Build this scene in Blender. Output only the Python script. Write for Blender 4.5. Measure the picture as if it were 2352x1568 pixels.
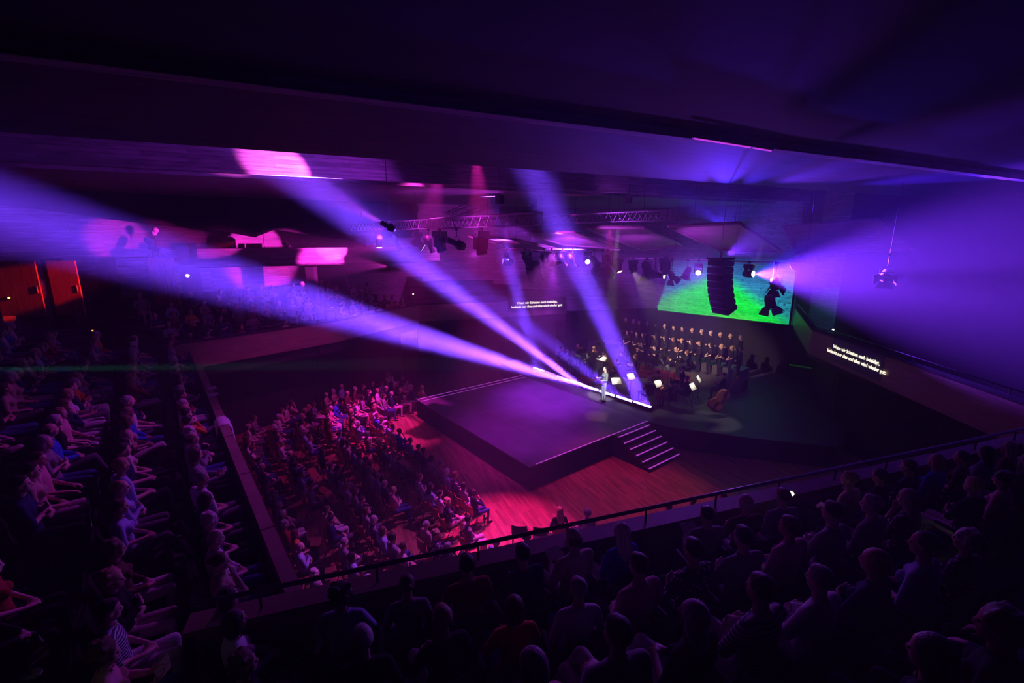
import bpy, bmesh, math, random
from math import sin, cos, pi, radians
from mathutils import Vector, Matrix, noise
import numpy as np
random.seed(7)
for _o in list(bpy.data.objects):
    bpy.data.objects.remove(_o)
SC = bpy.context.scene
COL = SC.collection

# ------------------------------------------------------------------ camera
EYE = Vector((0, 0, 8.7))
FPX = 1060.0
PITCH = math.atan(239 / FPX)
cd = bpy.data.cameras.new('camera')
cam = bpy.data.objects.new('camera', cd)
COL.objects.link(cam)
cam.location = EYE
cam.rotation_euler = (pi / 2 - PITCH, 0, 0)
cd.sensor_width = 36
cd.lens = FPX * 36 / 2352
cd.clip_start = 0.05
cd.clip_end = 200
SC.camera = cam

# ------------------------------------------------------------------ world, view
w = bpy.data.worlds.new('world')
SC.world = w
w.use_nodes = True
w.node_tree.nodes['Background'].inputs[0].default_value = (0, 0, 0, 1)
w.node_tree.nodes['Background'].inputs[1].default_value = 0
SC.view_settings.view_transform = 'Standard'
SC.view_settings.look = 'None'
SC.view_settings.gamma = 1
SC.view_settings.use_curve_mapping = False
SC.view_settings.exposure = 0.0
cy = SC.cycles
cy.max_bounces = 3
cy.diffuse_bounces = 1
cy.glossy_bounces = 2
cy.transmission_bounces = 2
cy.volume_bounces = 0
cy.transparent_max_bounces = 4
cy.use_denoising = True
cy.use_light_tree = True
cy.caustics_reflective = False
cy.caustics_refractive = False
cy.sample_clamp_indirect = 4

# ------------------------------------------------------------------ hall axes
# hall axes: E1 runs over the stage from its front to the orchestra, E2 along the stage's front edge
E1 = Vector((.79, .613, 0))
E2 = Vector((-.613, .79, 0))
def hall(s, t, z=0.0):
    return E1 * s + E2 * t + Vector((0, 0, z))
def ray(px, py):
    u = (px - 1176) / FPX
    v = (784 - py) / FPX
    return Vector((u, cos(PITCH) + v * sin(PITCH), -sin(PITCH) + v * cos(PITCH)))
def atz(px, py, z):          # the point at height z seen at this place of the photograph
    d = ray(px, py)
    return EYE + d * ((z - EYE.z) / d.z)
def atk(px, py, k):          # the point at depth k
    return EYE + ray(px, py) * k

# ------------------------------------------------------------------ lights
def spot(name, loc, target, color, power, angle, blend=.3, size=.05):
    l = bpy.data.lights.new(name, 'SPOT')
    l.energy = power
    l.color = color
    l.spot_size = radians(angle)
    l.spot_blend = blend
    l.shadow_soft_size = size
    o = bpy.data.objects.new(name, l)
    COL.objects.link(o)
    o.location = loc
    o.rotation_euler = (Vector(target) - Vector(loc)).to_track_quat('-Z', 'Y').to_euler()
    return o
def batten_light(name, t, th, color, power, spread, length=1.0, width=.1):
    l = bpy.data.lights.new(name, 'AREA')
    l.shape = 'RECTANGLE'
    l.size = length
    l.size_y = width
    l.spread = radians(spread)
    l.energy = power
    l.color = color
    o = bpy.data.objects.new(name, l)
    COL.objects.link(o)
    d = E1 * -cos(radians(th)) + Vector((0, 0, sin(radians(th))))
    z = -d
    x = E2.normalized()
    y = z.cross(x)
    m = Matrix((x, y, z)).transposed().to_4x4()
    m.translation = hall(17.3, t, 1.06) + d * .09
    o.matrix_world = m
    return o
VIOLET = (.155, .04, 1.0)
MAGENTA = (1.0, .03, .78)
PURPLE = (.40, .02, 1.0)
PINK = (1.0, .02, .22)
RED = (1.0, .03, .01)
BLUE = (.07, .05, 1.0)
GREEN = (.02, 1.0, .06)
CYAN = (.03, .55, .75)
WARM = (1.0, .72, .42)
WHITE = (1.0, .93, .82)
BATTENS = [(12.34, 55, 680), (13.40, 35, 150), (14.46, 22.5, 450), (15.5, 22.5, 1700), (16.56, 36, 1400), (17.6, 33, 0), (18.64, 70, 0), (19.68, 70, 520)]
for bt, bth, bp in BATTENS:
    if bp:
        batten_light('batten_beam', bt, bth, VIOLET, bp, 5.6)

# beams of the hung lamps, by the lamp (its column in the photograph): (aim, colour, watts, cone, blend)
BEAMS = {1722: [(atk(2450, 640, 12), (.18, .028, 1.0), 110000, 54, 1.0), (atk(2600, 330, 11), (.05, .012, 1.0), 14000, 46, .9)],
         1606: [(atk(1500, 560, 6), (.3, .05, 1.0), 2400, 60, .8)],
         1350: [(atk(1300, 700, 6), (.3, .05, 1.0), 500, 60, .8)],
         1506: [(None, (.3, .05, 1.0), 700, 60, .8)],
         1421: [(atk(1403, 760, 22), (1, .42, .2), 600, 9, .5)],
         966: [(None, (.4, .55, 1.0), 8000, 6, .6)],
         876: [(None, (.8, .1, 1.0), 120, 40, .6)]}
L_UP = atk(1650, 513, 22.2)
L_GL = atk(1668, 584, 18.4)
for _x, _y in ((2.0, 10.2), (3.6, 11.0), (5.2, 11.6), (6.6, 12.0), (8.2, 12.4), (10.5, 13.0), (12.5, 13.4)):
    spot('uplight_beam', L_UP, (_x, _y, 10.38), (.06, .02, 1.0), 9000, 7, .8)
spot('uplight_beam', L_GL, atk(1880, 500, 14), (.16, .03, 1.0), 5500, 50, .8)
# concrete faces and galleries in magenta
spot('gallery_wash', hall(9.4, 21, 8.2), atk(640, 572, 26), MAGENTA, 26000, 17, .35)
spot('gallery_wash', hall(9.4, 23, 8.2), atk(395, 548, 24), MAGENTA, 14000, 17, .8)
spot('gallery_wash', hall(9.4, 20, 8.2), atk(-10, 540, 22), MAGENTA, 12000, 10, .5)
spot('gallery_wash', hall(9.4, 22, 8.2), atk(800, 462, 26), MAGENTA, 12000, 10, .25)
spot('gallery_wash', hall(8.6, 20.4, 7.4), atk(690, 598, 25), MAGENTA, 14000, 24, .5)
spot('ceiling_wash', hall(9.4, 11.2, 8.8), atk(330, 352, 15), (.40, .03, 1.0), 3000, 46, .8)
spot('ceiling_wash', hall(14, 16, 8.5), atk(1000, 400, 20), (.6, .04, 1.0), 900, 46, .8)
# red on the timber doors
spot('door_wash', hall(3, 20, 8.6), atk(95, 655, 18.6), (1, .02, .015), 9000, 12, .4)
# floor and stage
spot('floor_wash', hall(9.4, 16.4, 11.7), hall(7.7, 19.5, 0), (1, .02, .7), 13000, 32, .8)
spot('floor_wash', hall(8.6, 13, 11.7), hall(7.4, 9.8, 0), (1, .015, .5), 14000, 24, .8)
spot('floor_wash', hall(14, 12, 9.0), hall(12.0, 8.9, 0), (1, .04, .35), 1500, 44, .8)
spot('stage_wash', hall(15.2, 16.4, 7.2), hall(15.0, 16.2, .9), PURPLE, 5200, 62, 1.0)
spot('stage_wash', hall(9.8, 13, 9.0), hall(11.5, 14, .9), (.5, .01, .75), 3000, 50, .9)
# audience
spot('audience_wash', hall(5.2, 12.5, 9.0), hall(-.6, 10, 4.8), (.62, .04, 1.0), 700, 74, .9)
spot('audience_wash', hall(9.0, 16.3, 11.7), hall(4.5, 20, 1), (.9, .04, .7), 1800, 56, .8)
spot('audience_wash', hall(9.6, 18, 8.9), hall(5, 13, 1), (.8, .05, .9), 700, 56, .8)
spot('audience_wash', hall(9.9, 10.6, 8.3), hall(4.2, 8.4, .6), (.75, .07, 1.0), 2600, 62, .8)
spot('audience_wash', hall(14, 16, 8.9), atk(480, 740, 18), (.7, .05, 1.0), 170, 26, .8)
spot('audience_wash', hall(15, 13, 8.9), hall(5, 2.5, 5), (.5, .04, 1.0), 420, 44, .8)
# the wall behind the choir
# a projector throws a page of green notes, turning cyan and blue at its edges, on the concrete above the choir
G_N = Vector((.70, .71, 0))
G_L = atk(1652, 588, 23.6)
pj = spot('wall_projector', G_L, G_L + G_N - Vector((0, 0, .32)), (1, 1, 1), 9500, 110, .1, .02)
def projector_nodes(o):
    l = o.data; l.use_nodes = True; nt = l.node_tree; nt.nodes.clear()
    nn = lambda t, **k: nt.nodes.new(t)
    def math_(op, x, y=None, clamp=False):
        n = nt.nodes.new('ShaderNodeMath'); n.operation = op; n.use_clamp = clamp
        for i, v in enumerate((x, y)):
            if v is None: continue
            if isinstance(v, (int, float)): n.inputs[i].default_value = v
            else: nt.links.new(v, n.inputs[i])
        return n.outputs[0]
    tc = nn('ShaderNodeTexCoord'); sp = nn('ShaderNodeSeparateXYZ'); nt.links.new(tc.outputs['Normal'], sp.inputs[0])
    z = math_('ABSOLUTE', sp.outputs['Z']); u = math_('DIVIDE', sp.outputs['X'], z); v = math_('DIVIDE', sp.outputs['Y'], z)
    R = (Vector(G_N) - Vector((0, 0, .32))).to_track_quat('-Z', 'Y').to_matrix().transposed()
    def uv(px, py, k):
        d = R @ (atk(px, py, k) - G_L); return d.x / -d.z, d.y / -d.z
    bl, br = uv(1508, 717, 32.5), uv(1822, 751, 27.2); apex = uv(1655, 612, 29.6)
    b_ = (br[1] - bl[1]) / (br[0] - bl[0]); a_ = bl[1] - b_ * bl[0]
    above = math_('MULTIPLY', math_('SUBTRACT', v, math_('ADD', math_('MULTIPLY', u, b_), a_)), 40, True)          # nothing below the foot of the wall
    left = math_('MULTIPLY', math_('SUBTRACT', u, bl[0]), 30, True); right = math_('MULTIPLY', math_('SUBTRACT', br[0], u), 30, True)
    frame = math_('MULTIPLY', above, math_('MULTIPLY', left, right))
    half = math_('MULTIPLY', math_('SUBTRACT', apex[1], v), 1.7)
    tri = math_('MULTIPLY', math_('SUBTRACT', half, math_('ABSOLUTE', math_('SUBTRACT', u, apex[0]))), 5, True)
    h = math_('MULTIPLY', math_('SUBTRACT', v, a_), 1 / (apex[1] - a_ + .12), True)
    fade = math_('SUBTRACT', 1.0, math_('POWER', h, 2.0), True)
    c0 = nn('ShaderNodeMix'); c0.data_type = 'RGBA'; nt.links.new(h, c0.inputs['Factor'])
    c0.inputs['A'].default_value = (.01, .42, .36, 1); c0.inputs['B'].default_value = (.03, .14, .75, 1)
    c1 = nn('ShaderNodeMix'); c1.data_type = 'RGBA'; nt.links.new(tri, c1.inputs['Factor'])
    nt.links.new(c0.outputs['Result'], c1.inputs['A']); c1.inputs['B'].default_value = (.0, 1.0, .05, 1)
    # notes: dark dots and stems gathered along the staves
    cb = nn('ShaderNodeCombineXYZ'); nt.links.new(math_('MULTIPLY', u, 34), cb.inputs['X']); nt.links.new(math_('MULTIPLY', v, 62), cb.inputs['Y'])
    nz = nn('ShaderNodeTexNoise'); nz.inputs['Scale'].default_value = 1.0; nz.inputs['Detail'].default_value = 3; nz.inputs['Roughness'].default_value = .75; nt.links.new(cb.outputs[0], nz.inputs['Vector'])
    note = math_('MULTIPLY', math_('SUBTRACT', .60, nz.outputs['Fac']), 22, True)
    note = math_('MAXIMUM', note, .18)
    st = math_('MULTIPLY', frame, math_('MULTIPLY', note, math_('MAXIMUM', fade, .04)))
    em = nn('ShaderNodeEmission'); out = nn('ShaderNodeOutputLight')
    nt.links.new(c1.outputs['Result'], em.inputs['Color']); nt.links.new(st, em.inputs['Strength']); nt.links.new(em.outputs[0], out.inputs[0])
projector_nodes(pj)
spot('cyan_wash', atk(1850, 600, 22), atk(1890, 700, 24), CYAN, 120, 40, .6)
# orchestra
spot('orchestra_wash', hall(15.8, 12.2, 7.3), atz(1592, 786, 3.0), (1, .66, .52), 5200, 34, .6)
spot('orchestra_wash', hall(15.8, 15.2, 7.3), atz(1430, 830, 1.8), (1, .66, .52), 1500, 44, .7)
spot('singer_key', hall(11.5, 9.5, 9.0), hall(16.6, 14.2, 1.8), WHITE, 13000, 8, .4)
spot('bass_key', hall(20, 9, 8.5), hall(18.4, 9.6, .9), WHITE, 700, 20, .5)
spot('teal_beam', atk(-60, 849, 8), atk(800, 838, 14), (.05, 1.0, .55), 14000, 3.4, .5)
spot('back_wall_wash', hall(12.5, 19, 7.9), atk(1050, 600, 32), (.6, .035, .8), 4200, 64, .9)
spot('back_wall_wash', atk(1300, 572, 22), atk(1320, 640, 31), (.36, .045, 1.0), 5200, 84, .9)
# ------------------------------------------------------------------ helpers
def tag(o, label=None, cat=None, group=None, kind=None):
    if label: o['label'] = label
    if cat: o['category'] = cat
    if group: o['group'] = group
    if kind: o['kind'] = kind
    return o
def mesh_obj(name, me, mat=None, parent=None):
    o = bpy.data.objects.new(name, me)
    COL.objects.link(o)
    if mat is not None and not me.materials:
        me.materials.append(mat)
    if parent is not None:
        o.parent = parent
    return o
def bm_obj(name, bm, mat=None, parent=None, smooth=False):
    me = bpy.data.meshes.new(name)
    bm.normal_update()
    bm.to_mesh(me)
    bm.free()
    if smooth:
        me.polygons.foreach_set('use_smooth', [True] * len(me.polygons))
    return mesh_obj(name, me, mat, parent)
def empty(name, loc=(0, 0, 0), rz=0):
    o = bpy.data.objects.new(name, None)
    COL.objects.link(o)
    o.location = loc
    o.rotation_euler = (0, 0, rz)
    o.empty_display_size = .1
    return o
KIDS = {}
def copy_tree(o, parent=None):
    c = o.copy()
    COL.objects.link(c)
    if parent is not None:
        c.parent = parent
    for ch in o.children:
        copy_tree(ch, c)
    return c
def box(bm, lo, hi, m=None):
    vs = []
    for z in (lo[2], hi[2]):
        for x, y in ((lo[0], lo[1]), (hi[0], lo[1]), (hi[0], hi[1]), (lo[0], hi[1])):
            p = Vector((x, y, z))
            vs.append(bm.verts.new(m @ p if m else p))
    for f in ((3, 2, 1, 0), (4, 5, 6, 7), (0, 1, 5, 4), (1, 2, 6, 5), (2, 3, 7, 6), (3, 0, 4, 7)):
        bm.faces.new([vs[i] for i in f])
def rot_to(d):
    return Vector(d).normalized().to_track_quat('Z', 'Y').to_matrix()
def tube(bm, a, b, r, n=8, r2=None, cap=True):
    a = Vector(a); b = Vector(b)
    if r2 is None: r2 = r
    R = rot_to(b - a)
    A = [bm.verts.new(a + R @ Vector((cos(2 * pi * i / n) * r, sin(2 * pi * i / n) * r, 0))) for i in range(n)]
    B = [bm.verts.new(b + R @ Vector((cos(2 * pi * i / n) * r2, sin(2 * pi * i / n) * r2, 0))) for i in range(n)]
    for i in range(n):
        j = (i + 1) % n
        bm.faces.new((A[i], A[j], B[j], B[i]))
    if cap:
        bm.faces.new(A[::-1]); bm.faces.new(B)
def polytube(bm, pts, r, n=6):
    pts = [Vector(p) for p in pts]
    rings = []
    for i, p in enumerate(pts):
        d = pts[min(i + 1, len(pts) - 1)] - pts[max(i - 1, 0)]
        R = rot_to(d)
        rr = r[i] if isinstance(r, (list, tuple)) else r
        rings.append([bm.verts.new(p + R @ Vector((cos(2 * pi * k / n) * rr, sin(2 * pi * k / n) * rr, 0))) for k in range(n)])
    for a, b in zip(rings, rings[1:]):
        # the frames may turn against each other: join each ring to its nearest partner
        off = min(range(n), key=lambda o: sum((a[k].co - b[(k + o) % n].co).length for k in range(n)))
        for k in range(n):
            bm.faces.new((a[k], a[(k + 1) % n], b[(k + 1 + off) % n], b[(k + off) % n]))
    bm.faces.new(rings[0][::-1]); bm.faces.new(rings[-1])
def lathe(bm, prof, n=14, m=None):
    rings = []
    for r, z in prof:
        ring = []
        for k in range(n):
            p = Vector((cos(2 * pi * k / n) * r, sin(2 * pi * k / n) * r, z))
            ring.append(bm.verts.new(m @ p if m else p))
        rings.append(ring)
    for a, b in zip(rings, rings[1:]):
        for k in range(n):
            bm.faces.new((a[k], a[(k + 1) % n], b[(k + 1) % n], b[k]))
    bm.faces.new(rings[0][::-1]); bm.faces.new(rings[-1])
def prism(bm, poly, z0, z1):
    a = [bm.verts.new((p[0], p[1], z0)) for p in poly]
    b = [bm.verts.new((p[0], p[1], z1)) for p in poly]
    bm.faces.new(b); bm.faces.new(a[::-1])
    n = len(poly)
    for i in range(n):
        j = (i + 1) % n
        bm.faces.new((a[i], a[j], b[j], b[i]))
def solid(bm, quad, th):        # a plate through 3+ points with a thickness along its normal
    q = [Vector(p) for p in quad]
    nrm = (q[1] - q[0]).cross(q[2] - q[0]).normalized() * th
    a = [bm.verts.new(p) for p in q]
    b = [bm.verts.new(p + nrm) for p in q]
    bm.faces.new(b); bm.faces.new(a[::-1])
    n = len(q)
    for i in range(n):
        j = (i + 1) % n
        bm.faces.new((a[i], a[j], b[j], b[i]))

# ------------------------------------------------------------------ materials
def mat(name, color, rough=.6, metal=0, spec=.3, emit=None, strength=0):
    m = bpy.data.materials.new(name)
    m.use_nodes = True
    b = m.node_tree.nodes['Principled BSDF']
    b.inputs['Base Color'].default_value = (*color, 1)
    b.inputs['Roughness'].default_value = rough
    b.inputs['Metallic'].default_value = metal
    b.inputs['Specular IOR Level'].default_value = spec
    if emit:
        b.inputs['Emission Color'].default_value = (*emit, 1)
        b.inputs['Emission Strength'].default_value = strength
        m.cycles.emission_sampling = 'NONE'
    return m
def N(m, t, **kw):
    n = m.node_tree.nodes.new(t)
    for k, v in kw.items():
        if k in n.inputs: n.inputs[k].default_value = v
        else: setattr(n, k, v)
    return n
def L(m, a, b):
    m.node_tree.links.new(a, b)
def noisy(m, c1, c2, scale=6, detail=3, stretch=(1, 1, 1), bump=0, coord='Object'):
    b = m.node_tree.nodes['Principled BSDF']
    tc = N(m, 'ShaderNodeTexCoord'); mp = N(m, 'ShaderNodeMapping')
    mp.inputs['Scale'].default_value = stretch
    nz = N(m, 'ShaderNodeTexNoise'); nz.inputs['Scale'].default_value = scale; nz.inputs['Detail'].default_value = detail
    cr = N(m, 'ShaderNodeValToRGB')
    cr.color_ramp.elements[0].position = .35; cr.color_ramp.elements[1].position = .68
    cr.color_ramp.elements[0].color = (*c1, 1); cr.color_ramp.elements[1].color = (*c2, 1)
    L(m, tc.outputs[coord], mp.inputs['Vector']); L(m, mp.outputs[0], nz.inputs['Vector'])
    L(m, nz.outputs['Fac'], cr.inputs['Fac']); L(m, cr.outputs['Color'], b.inputs['Base Color'])
    if bump:
        bp = N(m, 'ShaderNodeBump'); bp.inputs['Strength'].default_value = bump; bp.inputs['Distance'].default_value = .02
        L(m, nz.outputs['Fac'], bp.inputs['Height']); L(m, bp.outputs['Normal'], b.inputs['Normal'])
    return m
def boards(name, c1, c2, row=.12, width=2.2, rough=.75, marks=False):
    """board-formed concrete or boarding: the boards run along the object's local X, stacked along local Z"""
    m = mat(name, c1, rough)
    b = m.node_tree.nodes['Principled BSDF']
    tc = N(m, 'ShaderNodeTexCoord'); sx = N(m, 'ShaderNodeSeparateXYZ'); cx = N(m, 'ShaderNodeCombineXYZ')
    ad = N(m, 'ShaderNodeMath', operation='ADD')
    L(m, tc.outputs['Object'], sx.inputs[0]); L(m, sx.outputs['X'], cx.inputs['X'])
    L(m, sx.outputs['Z'], ad.inputs[0]); L(m, sx.outputs['Y'], ad.inputs[1]); L(m, ad.outputs[0], cx.inputs['Y'])
    br = N(m, 'ShaderNodeTexBrick')
    br.inputs['Scale'].default_value = 1; br.inputs['Mortar Size'].default_value = .006
    br.inputs['Brick Width'].default_value = width; br.inputs['Row Height'].default_value = row
    br.inputs['Color1'].default_value = (*c1, 1); br.inputs['Color2'].default_value = (*c2, 1)
    br.inputs['Mortar'].default_value = (*[v * .35 for v in c1], 1)
    br.inputs['Bias'].default_value = 0
    L(m, cx.outputs[0], br.inputs['Vector'])
    mp = N(m, 'ShaderNodeMapping'); mp.inputs['Scale'].default_value = (.7, 7, 1)
    nz = N(m, 'ShaderNodeTexNoise'); nz.inputs['Scale'].default_value = 2.2; nz.inputs['Detail'].default_value = 4
    L(m, cx.outputs[0], mp.inputs['Vector']); L(m, mp.outputs[0], nz.inputs['Vector'])
    mx = N(m, 'ShaderNodeMix', data_type='RGBA', blend_type='MULTIPLY')
    mx.inputs['Factor'].default_value = .75
    cr = N(m, 'ShaderNodeValToRGB'); cr.color_ramp.elements[0].position = .3; cr.color_ramp.elements[1].position = .62
    cr.color_ramp.elements[0].color = (.35, .35, .35, 1); cr.color_ramp.elements[1].color = (1, 1, 1, 1)
    L(m, nz.outputs['Fac'], cr.inputs['Fac'])
    L(m, br.outputs['Color'], mx.inputs['A']); L(m, cr.outputs['Color'], mx.inputs['B'])
    out = mx.outputs['Result']
    if marks:      # dark patches along the boards, projected notes painted into the colour
        mp2 = N(m, 'ShaderNodeMapping'); mp2.inputs['Scale'].default_value = (2.6, 8, 1)
        n2 = N(m, 'ShaderNodeTexNoise'); n2.inputs['Scale'].default_value = 1.6; n2.inputs['Detail'].default_value = 5; n2.inputs['Roughness'].default_value = .7
        L(m, cx.outputs[0], mp2.inputs['Vector']); L(m, mp2.outputs[0], n2.inputs['Vector'])
        c2r = N(m, 'ShaderNodeValToRGB'); c2r.color_ramp.elements[0].position = .57; c2r.color_ramp.elements[1].position = .63
        c2r.color_ramp.elements[0].color = (1, 1, 1, 1); c2r.color_ramp.elements[1].color = (.25, .25, .25, 1)
        L(m, n2.outputs['Fac'], c2r.inputs['Fac'])
        m2 = N(m, 'ShaderNodeMix', data_type='RGBA', blend_type='MULTIPLY'); m2.inputs['Factor'].default_value = 1
        L(m, out, m2.inputs['A']); L(m, c2r.outputs['Color'], m2.inputs['B']); out = m2.outputs['Result']
    L(m, out, b.inputs['Base Color'])
    bp = N(m, 'ShaderNodeBump'); bp.inputs['Strength'].default_value = .5; bp.inputs['Distance'].default_value = .012
    L(m, br.outputs['Fac'], bp.inputs['Height']); bp.invert = True
    L(m, bp.outputs['Normal'], b.inputs['Normal'])
    return m
M = {}
M['concrete'] = boards('board_marked_concrete', (.42, .40, .38), (.27, .26, .25))
M['concrete_marks'] = boards('note_marked_concrete', (.5, .5, .48), (.34, .34, .33), row=.16, marks=True)  # its dark marks imitate the projected notes
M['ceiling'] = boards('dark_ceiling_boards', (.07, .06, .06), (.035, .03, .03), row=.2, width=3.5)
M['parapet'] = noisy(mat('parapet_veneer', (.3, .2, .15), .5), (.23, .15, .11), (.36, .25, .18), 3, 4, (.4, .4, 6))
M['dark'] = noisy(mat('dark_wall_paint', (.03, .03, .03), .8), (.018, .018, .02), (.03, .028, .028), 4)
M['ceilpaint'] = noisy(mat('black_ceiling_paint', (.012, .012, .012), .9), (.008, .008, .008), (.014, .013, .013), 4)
M['timber'] = noisy(mat('door_timber', (.4, .2, .1), .45), (.32, .15, .07), (.55, .3, .16), 2.5, 5, (4, 4, .6))
M['black'] = mat('black_paint', (.012, .012, .013), .45, spec=.4)
M['blackcloth'] = noisy(mat('black_cloth', (.01, .01, .012), .9), (.008, .008, .01), (.016, .016, .018), 20)
M['carpet'] = noisy(mat('terrace_carpet', (.03, .02, .02), .9), (.02, .015, .015), (.035, .025, .025), 30)
M['alu'] = mat('aluminium', (.62, .62, .64), .4, .25)
M['steel'] = mat('steel_rail', (.10, .09, .10), .35, .7)
M['edge'] = mat('stage_edge_trim', (.75, .7, .75), .4, .3)
def plank_floor():
    m = mat('oak_parquet', (.35, .17, .09), .38, spec=.45)
    b = m.node_tree.nodes['Principled BSDF']
    tc = N(m, 'ShaderNodeTexCoord'); mp = N(m, 'ShaderNodeMapping')
    mp.inputs['Rotation'].default_value = (0, 0, -math.atan2(E2.y, E2.x) + .25)
    br = N(m, 'ShaderNodeTexBrick'); br.inputs['Scale'].default_value = 1
    br.inputs['Brick Width'].default_value = .9; br.inputs['Row Height'].default_value = .09; br.inputs['Mortar Size'].default_value = .003
    br.inputs['Color1'].default_value = (.5, .25, .13, 1); br.inputs['Color2'].default_value = (.26, .12, .06, 1); br.inputs['Mortar'].default_value = (.1, .05, .03, 1)
    L(m, tc.outputs['Object'], mp.inputs['Vector']); L(m, mp.outputs[0], br.inputs['Vector']); L(m, br.outputs['Color'], b.inputs['Base Color'])
    return m
M['floor'] = plank_floor()
M['paper'] = mat('sheet_paper', (.85, .83, .78), .8)
M['deck'] = noisy(mat('black_dance_vinyl', (.16, .14, .17), .42, spec=.5), (.13, .12, .14), (.19, .17, .2), 1.2, 4)
M['platform'] = noisy(mat('platform_lino', (.07, .07, .07), .5, spec=.4), (.06, .06, .06), (.09, .085, .08), 2, 4)
M['redcarpet'] = mat('red_riser_carpet', (.12, .015, .02), .9)

# ------------------------------------------------------------------ haze of the hall
def haze():
    bm = bmesh.new()
    box(bm, (-32, -4, -.5), (34, 42, 13.5))
    m = bpy.data.materials.new('theatre_haze')
    m.use_nodes = True
    nt = m.node_tree
    nt.nodes.clear()
    out = nt.nodes.new('ShaderNodeOutputMaterial')
    v = nt.nodes.new('ShaderNodeVolumeScatter')
    v.inputs['Color'].default_value = (1, 1, 1, 1)
    v.inputs['Density'].default_value = .010
    v.inputs['Anisotropy'].default_value = .35
    nt.links.new(v.outputs[0], out.inputs['Volume'])
    o = bm_obj('haze', bm, m)
    tag(o, 'thin theatre haze filling the whole hall and showing the beams', 'haze', kind='stuff')
haze()

# ------------------------------------------------------------------ room shell
def wall(name, p0, p1, z0, z1, th, m, kind='structure'):
    """an upright slab from p0 to p1; its local X runs along it, its thickness lies to the left of p0->p1"""
    p0 = Vector((p0[0], p0[1], 0)); p1 = Vector((p1[0], p1[1], 0))
    d = p1 - p0
    bm = bmesh.new()
    box(bm, (0, 0, 0), (d.length, th, z1 - z0))
    o = bm_obj(name, bm, m)
    o.location = (p0.x, p0.y, z0)
    o.rotation_euler = (0, 0, math.atan2(d.y, d.x))
    tag(o, kind=kind)
    return o
bm = bmesh.new(); box(bm, (-30, -3, -.2), (32, 40, 0)); tag(bm_obj('floor', bm, M['floor']), kind='structure')

PL, PR = Vector((-3.33, 4.17, 0)), Vector((10.46, 8.78, 0))         # the parapet below the camera
PD = (PR - PL).normalized()
PN = Vector((PD.y, -PD.x, 0))                                     # from it towards the camera
RING = [Vector((-12.7, 16.6)), Vector((-8.55, 21.5)), Vector((-5.5, 27.2)), Vector((3.6, 30.2))]
def off(p, q, d):
    n = (q - p).normalized(); n = Vector((-n.y, n.x)) * d
    return p + n, q + n
# far balcony, its front and the band with the surtitles
for i, (a, b) in enumerate(zip(RING, RING[1:])):
    wall('wall_balcony_front', a, b, 3.78, 4.78, .18, M['parapet'])
    bm = bmesh.new(); d = (b - a); box(bm, (0, -.03, 0), (d.length, .24, .05))
    o = bm_obj('trim_1', bm, M['dark']); o.location = (a.x, a.y, 4.78); o.rotation_euler = (0, 0, math.atan2(d.y, d.x)); tag(o, kind='structure')
    a2, b2 = off(a, b, 1.6)
    wall('wall_under_balcony', a2, b2, 0, 3.8, .2, M['dark'])
# side terrace: a drop wall along hall axis s = .93
WS = .93
wall('wall_terrace_side', hall(WS, 5.0), hall(WS, 21.6), 0, 3.75, .2, M['dark'])
wall('wall_terrace_parapet', hall(WS, 5.0), hall(WS, 21.6), 3.75, 4.42, .14, M['parapet'])
for i in range(8):                                                 # capping boards with open joints
    t0 = 5.0 + i * 2.07
    bm = bmesh.new(); box(bm, (0, -.02, 0), (2.04, .16, .05))
    o = bm_obj('trim_2', bm, M['parapet']); p = hall(WS, t0, 4.42); o.location = p; o.rotation_euler = (0, 0, math.atan2(E2.y, E2.x)); tag(o, kind='structure')
TROWS = [(.2 - .95 * k, 3.75 + .27 * k) for k in range(12)]
for k, (s, z) in enumerate(TROWS):
    bm = bmesh.new()
    p = [hall(s + (.75 if k == 0 else .42), 1.5), hall(s + (.75 if k == 0 else .42), 21.8), hall(s - .53, 21.8), hall(s - .53, 1.5)]
    prism(bm, p, z - .6, z)
    tag(bm_obj('floor_side_terrace', bm, M['carpet']), kind='structure')
# near terrace
wall('wall_near_parapet', PL + PN * .2, PR + PN * .2, 3.9, 4.72, .2, M['parapet'])
wall('wall_under_near_terrace', PL + PN * 1.5, PR + PN * 1.5, 0, 3.9, .2, M['dark'])
wall('trim_3', PL + PN * .24 - PD * .1, PR + PN * .24, 4.72, 4.78, .28, M['parapet'])
NROWS = [(.85 + .95 * k, 4.1 + .35 * k) for k in range(7)]
for k, (d, z) in enumerate(NROWS):
    a = PL + PD * (-1.0) + PN * (d - (.65 if k == 0 else .42)); b = PL + PD * 19 + PN * (d - (.65 if k == 0 else .42))
    c = PL + PD * 19 + PN * (d + .53); e = PL + PD * (-1.0) + PN * (d + .53)
    bm = bmesh.new(); prism(bm, [e, c, b, a], z - .7, z)
    tag(bm_obj('floor_near_terrace', bm, M['carpet']), kind='structure')
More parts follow.
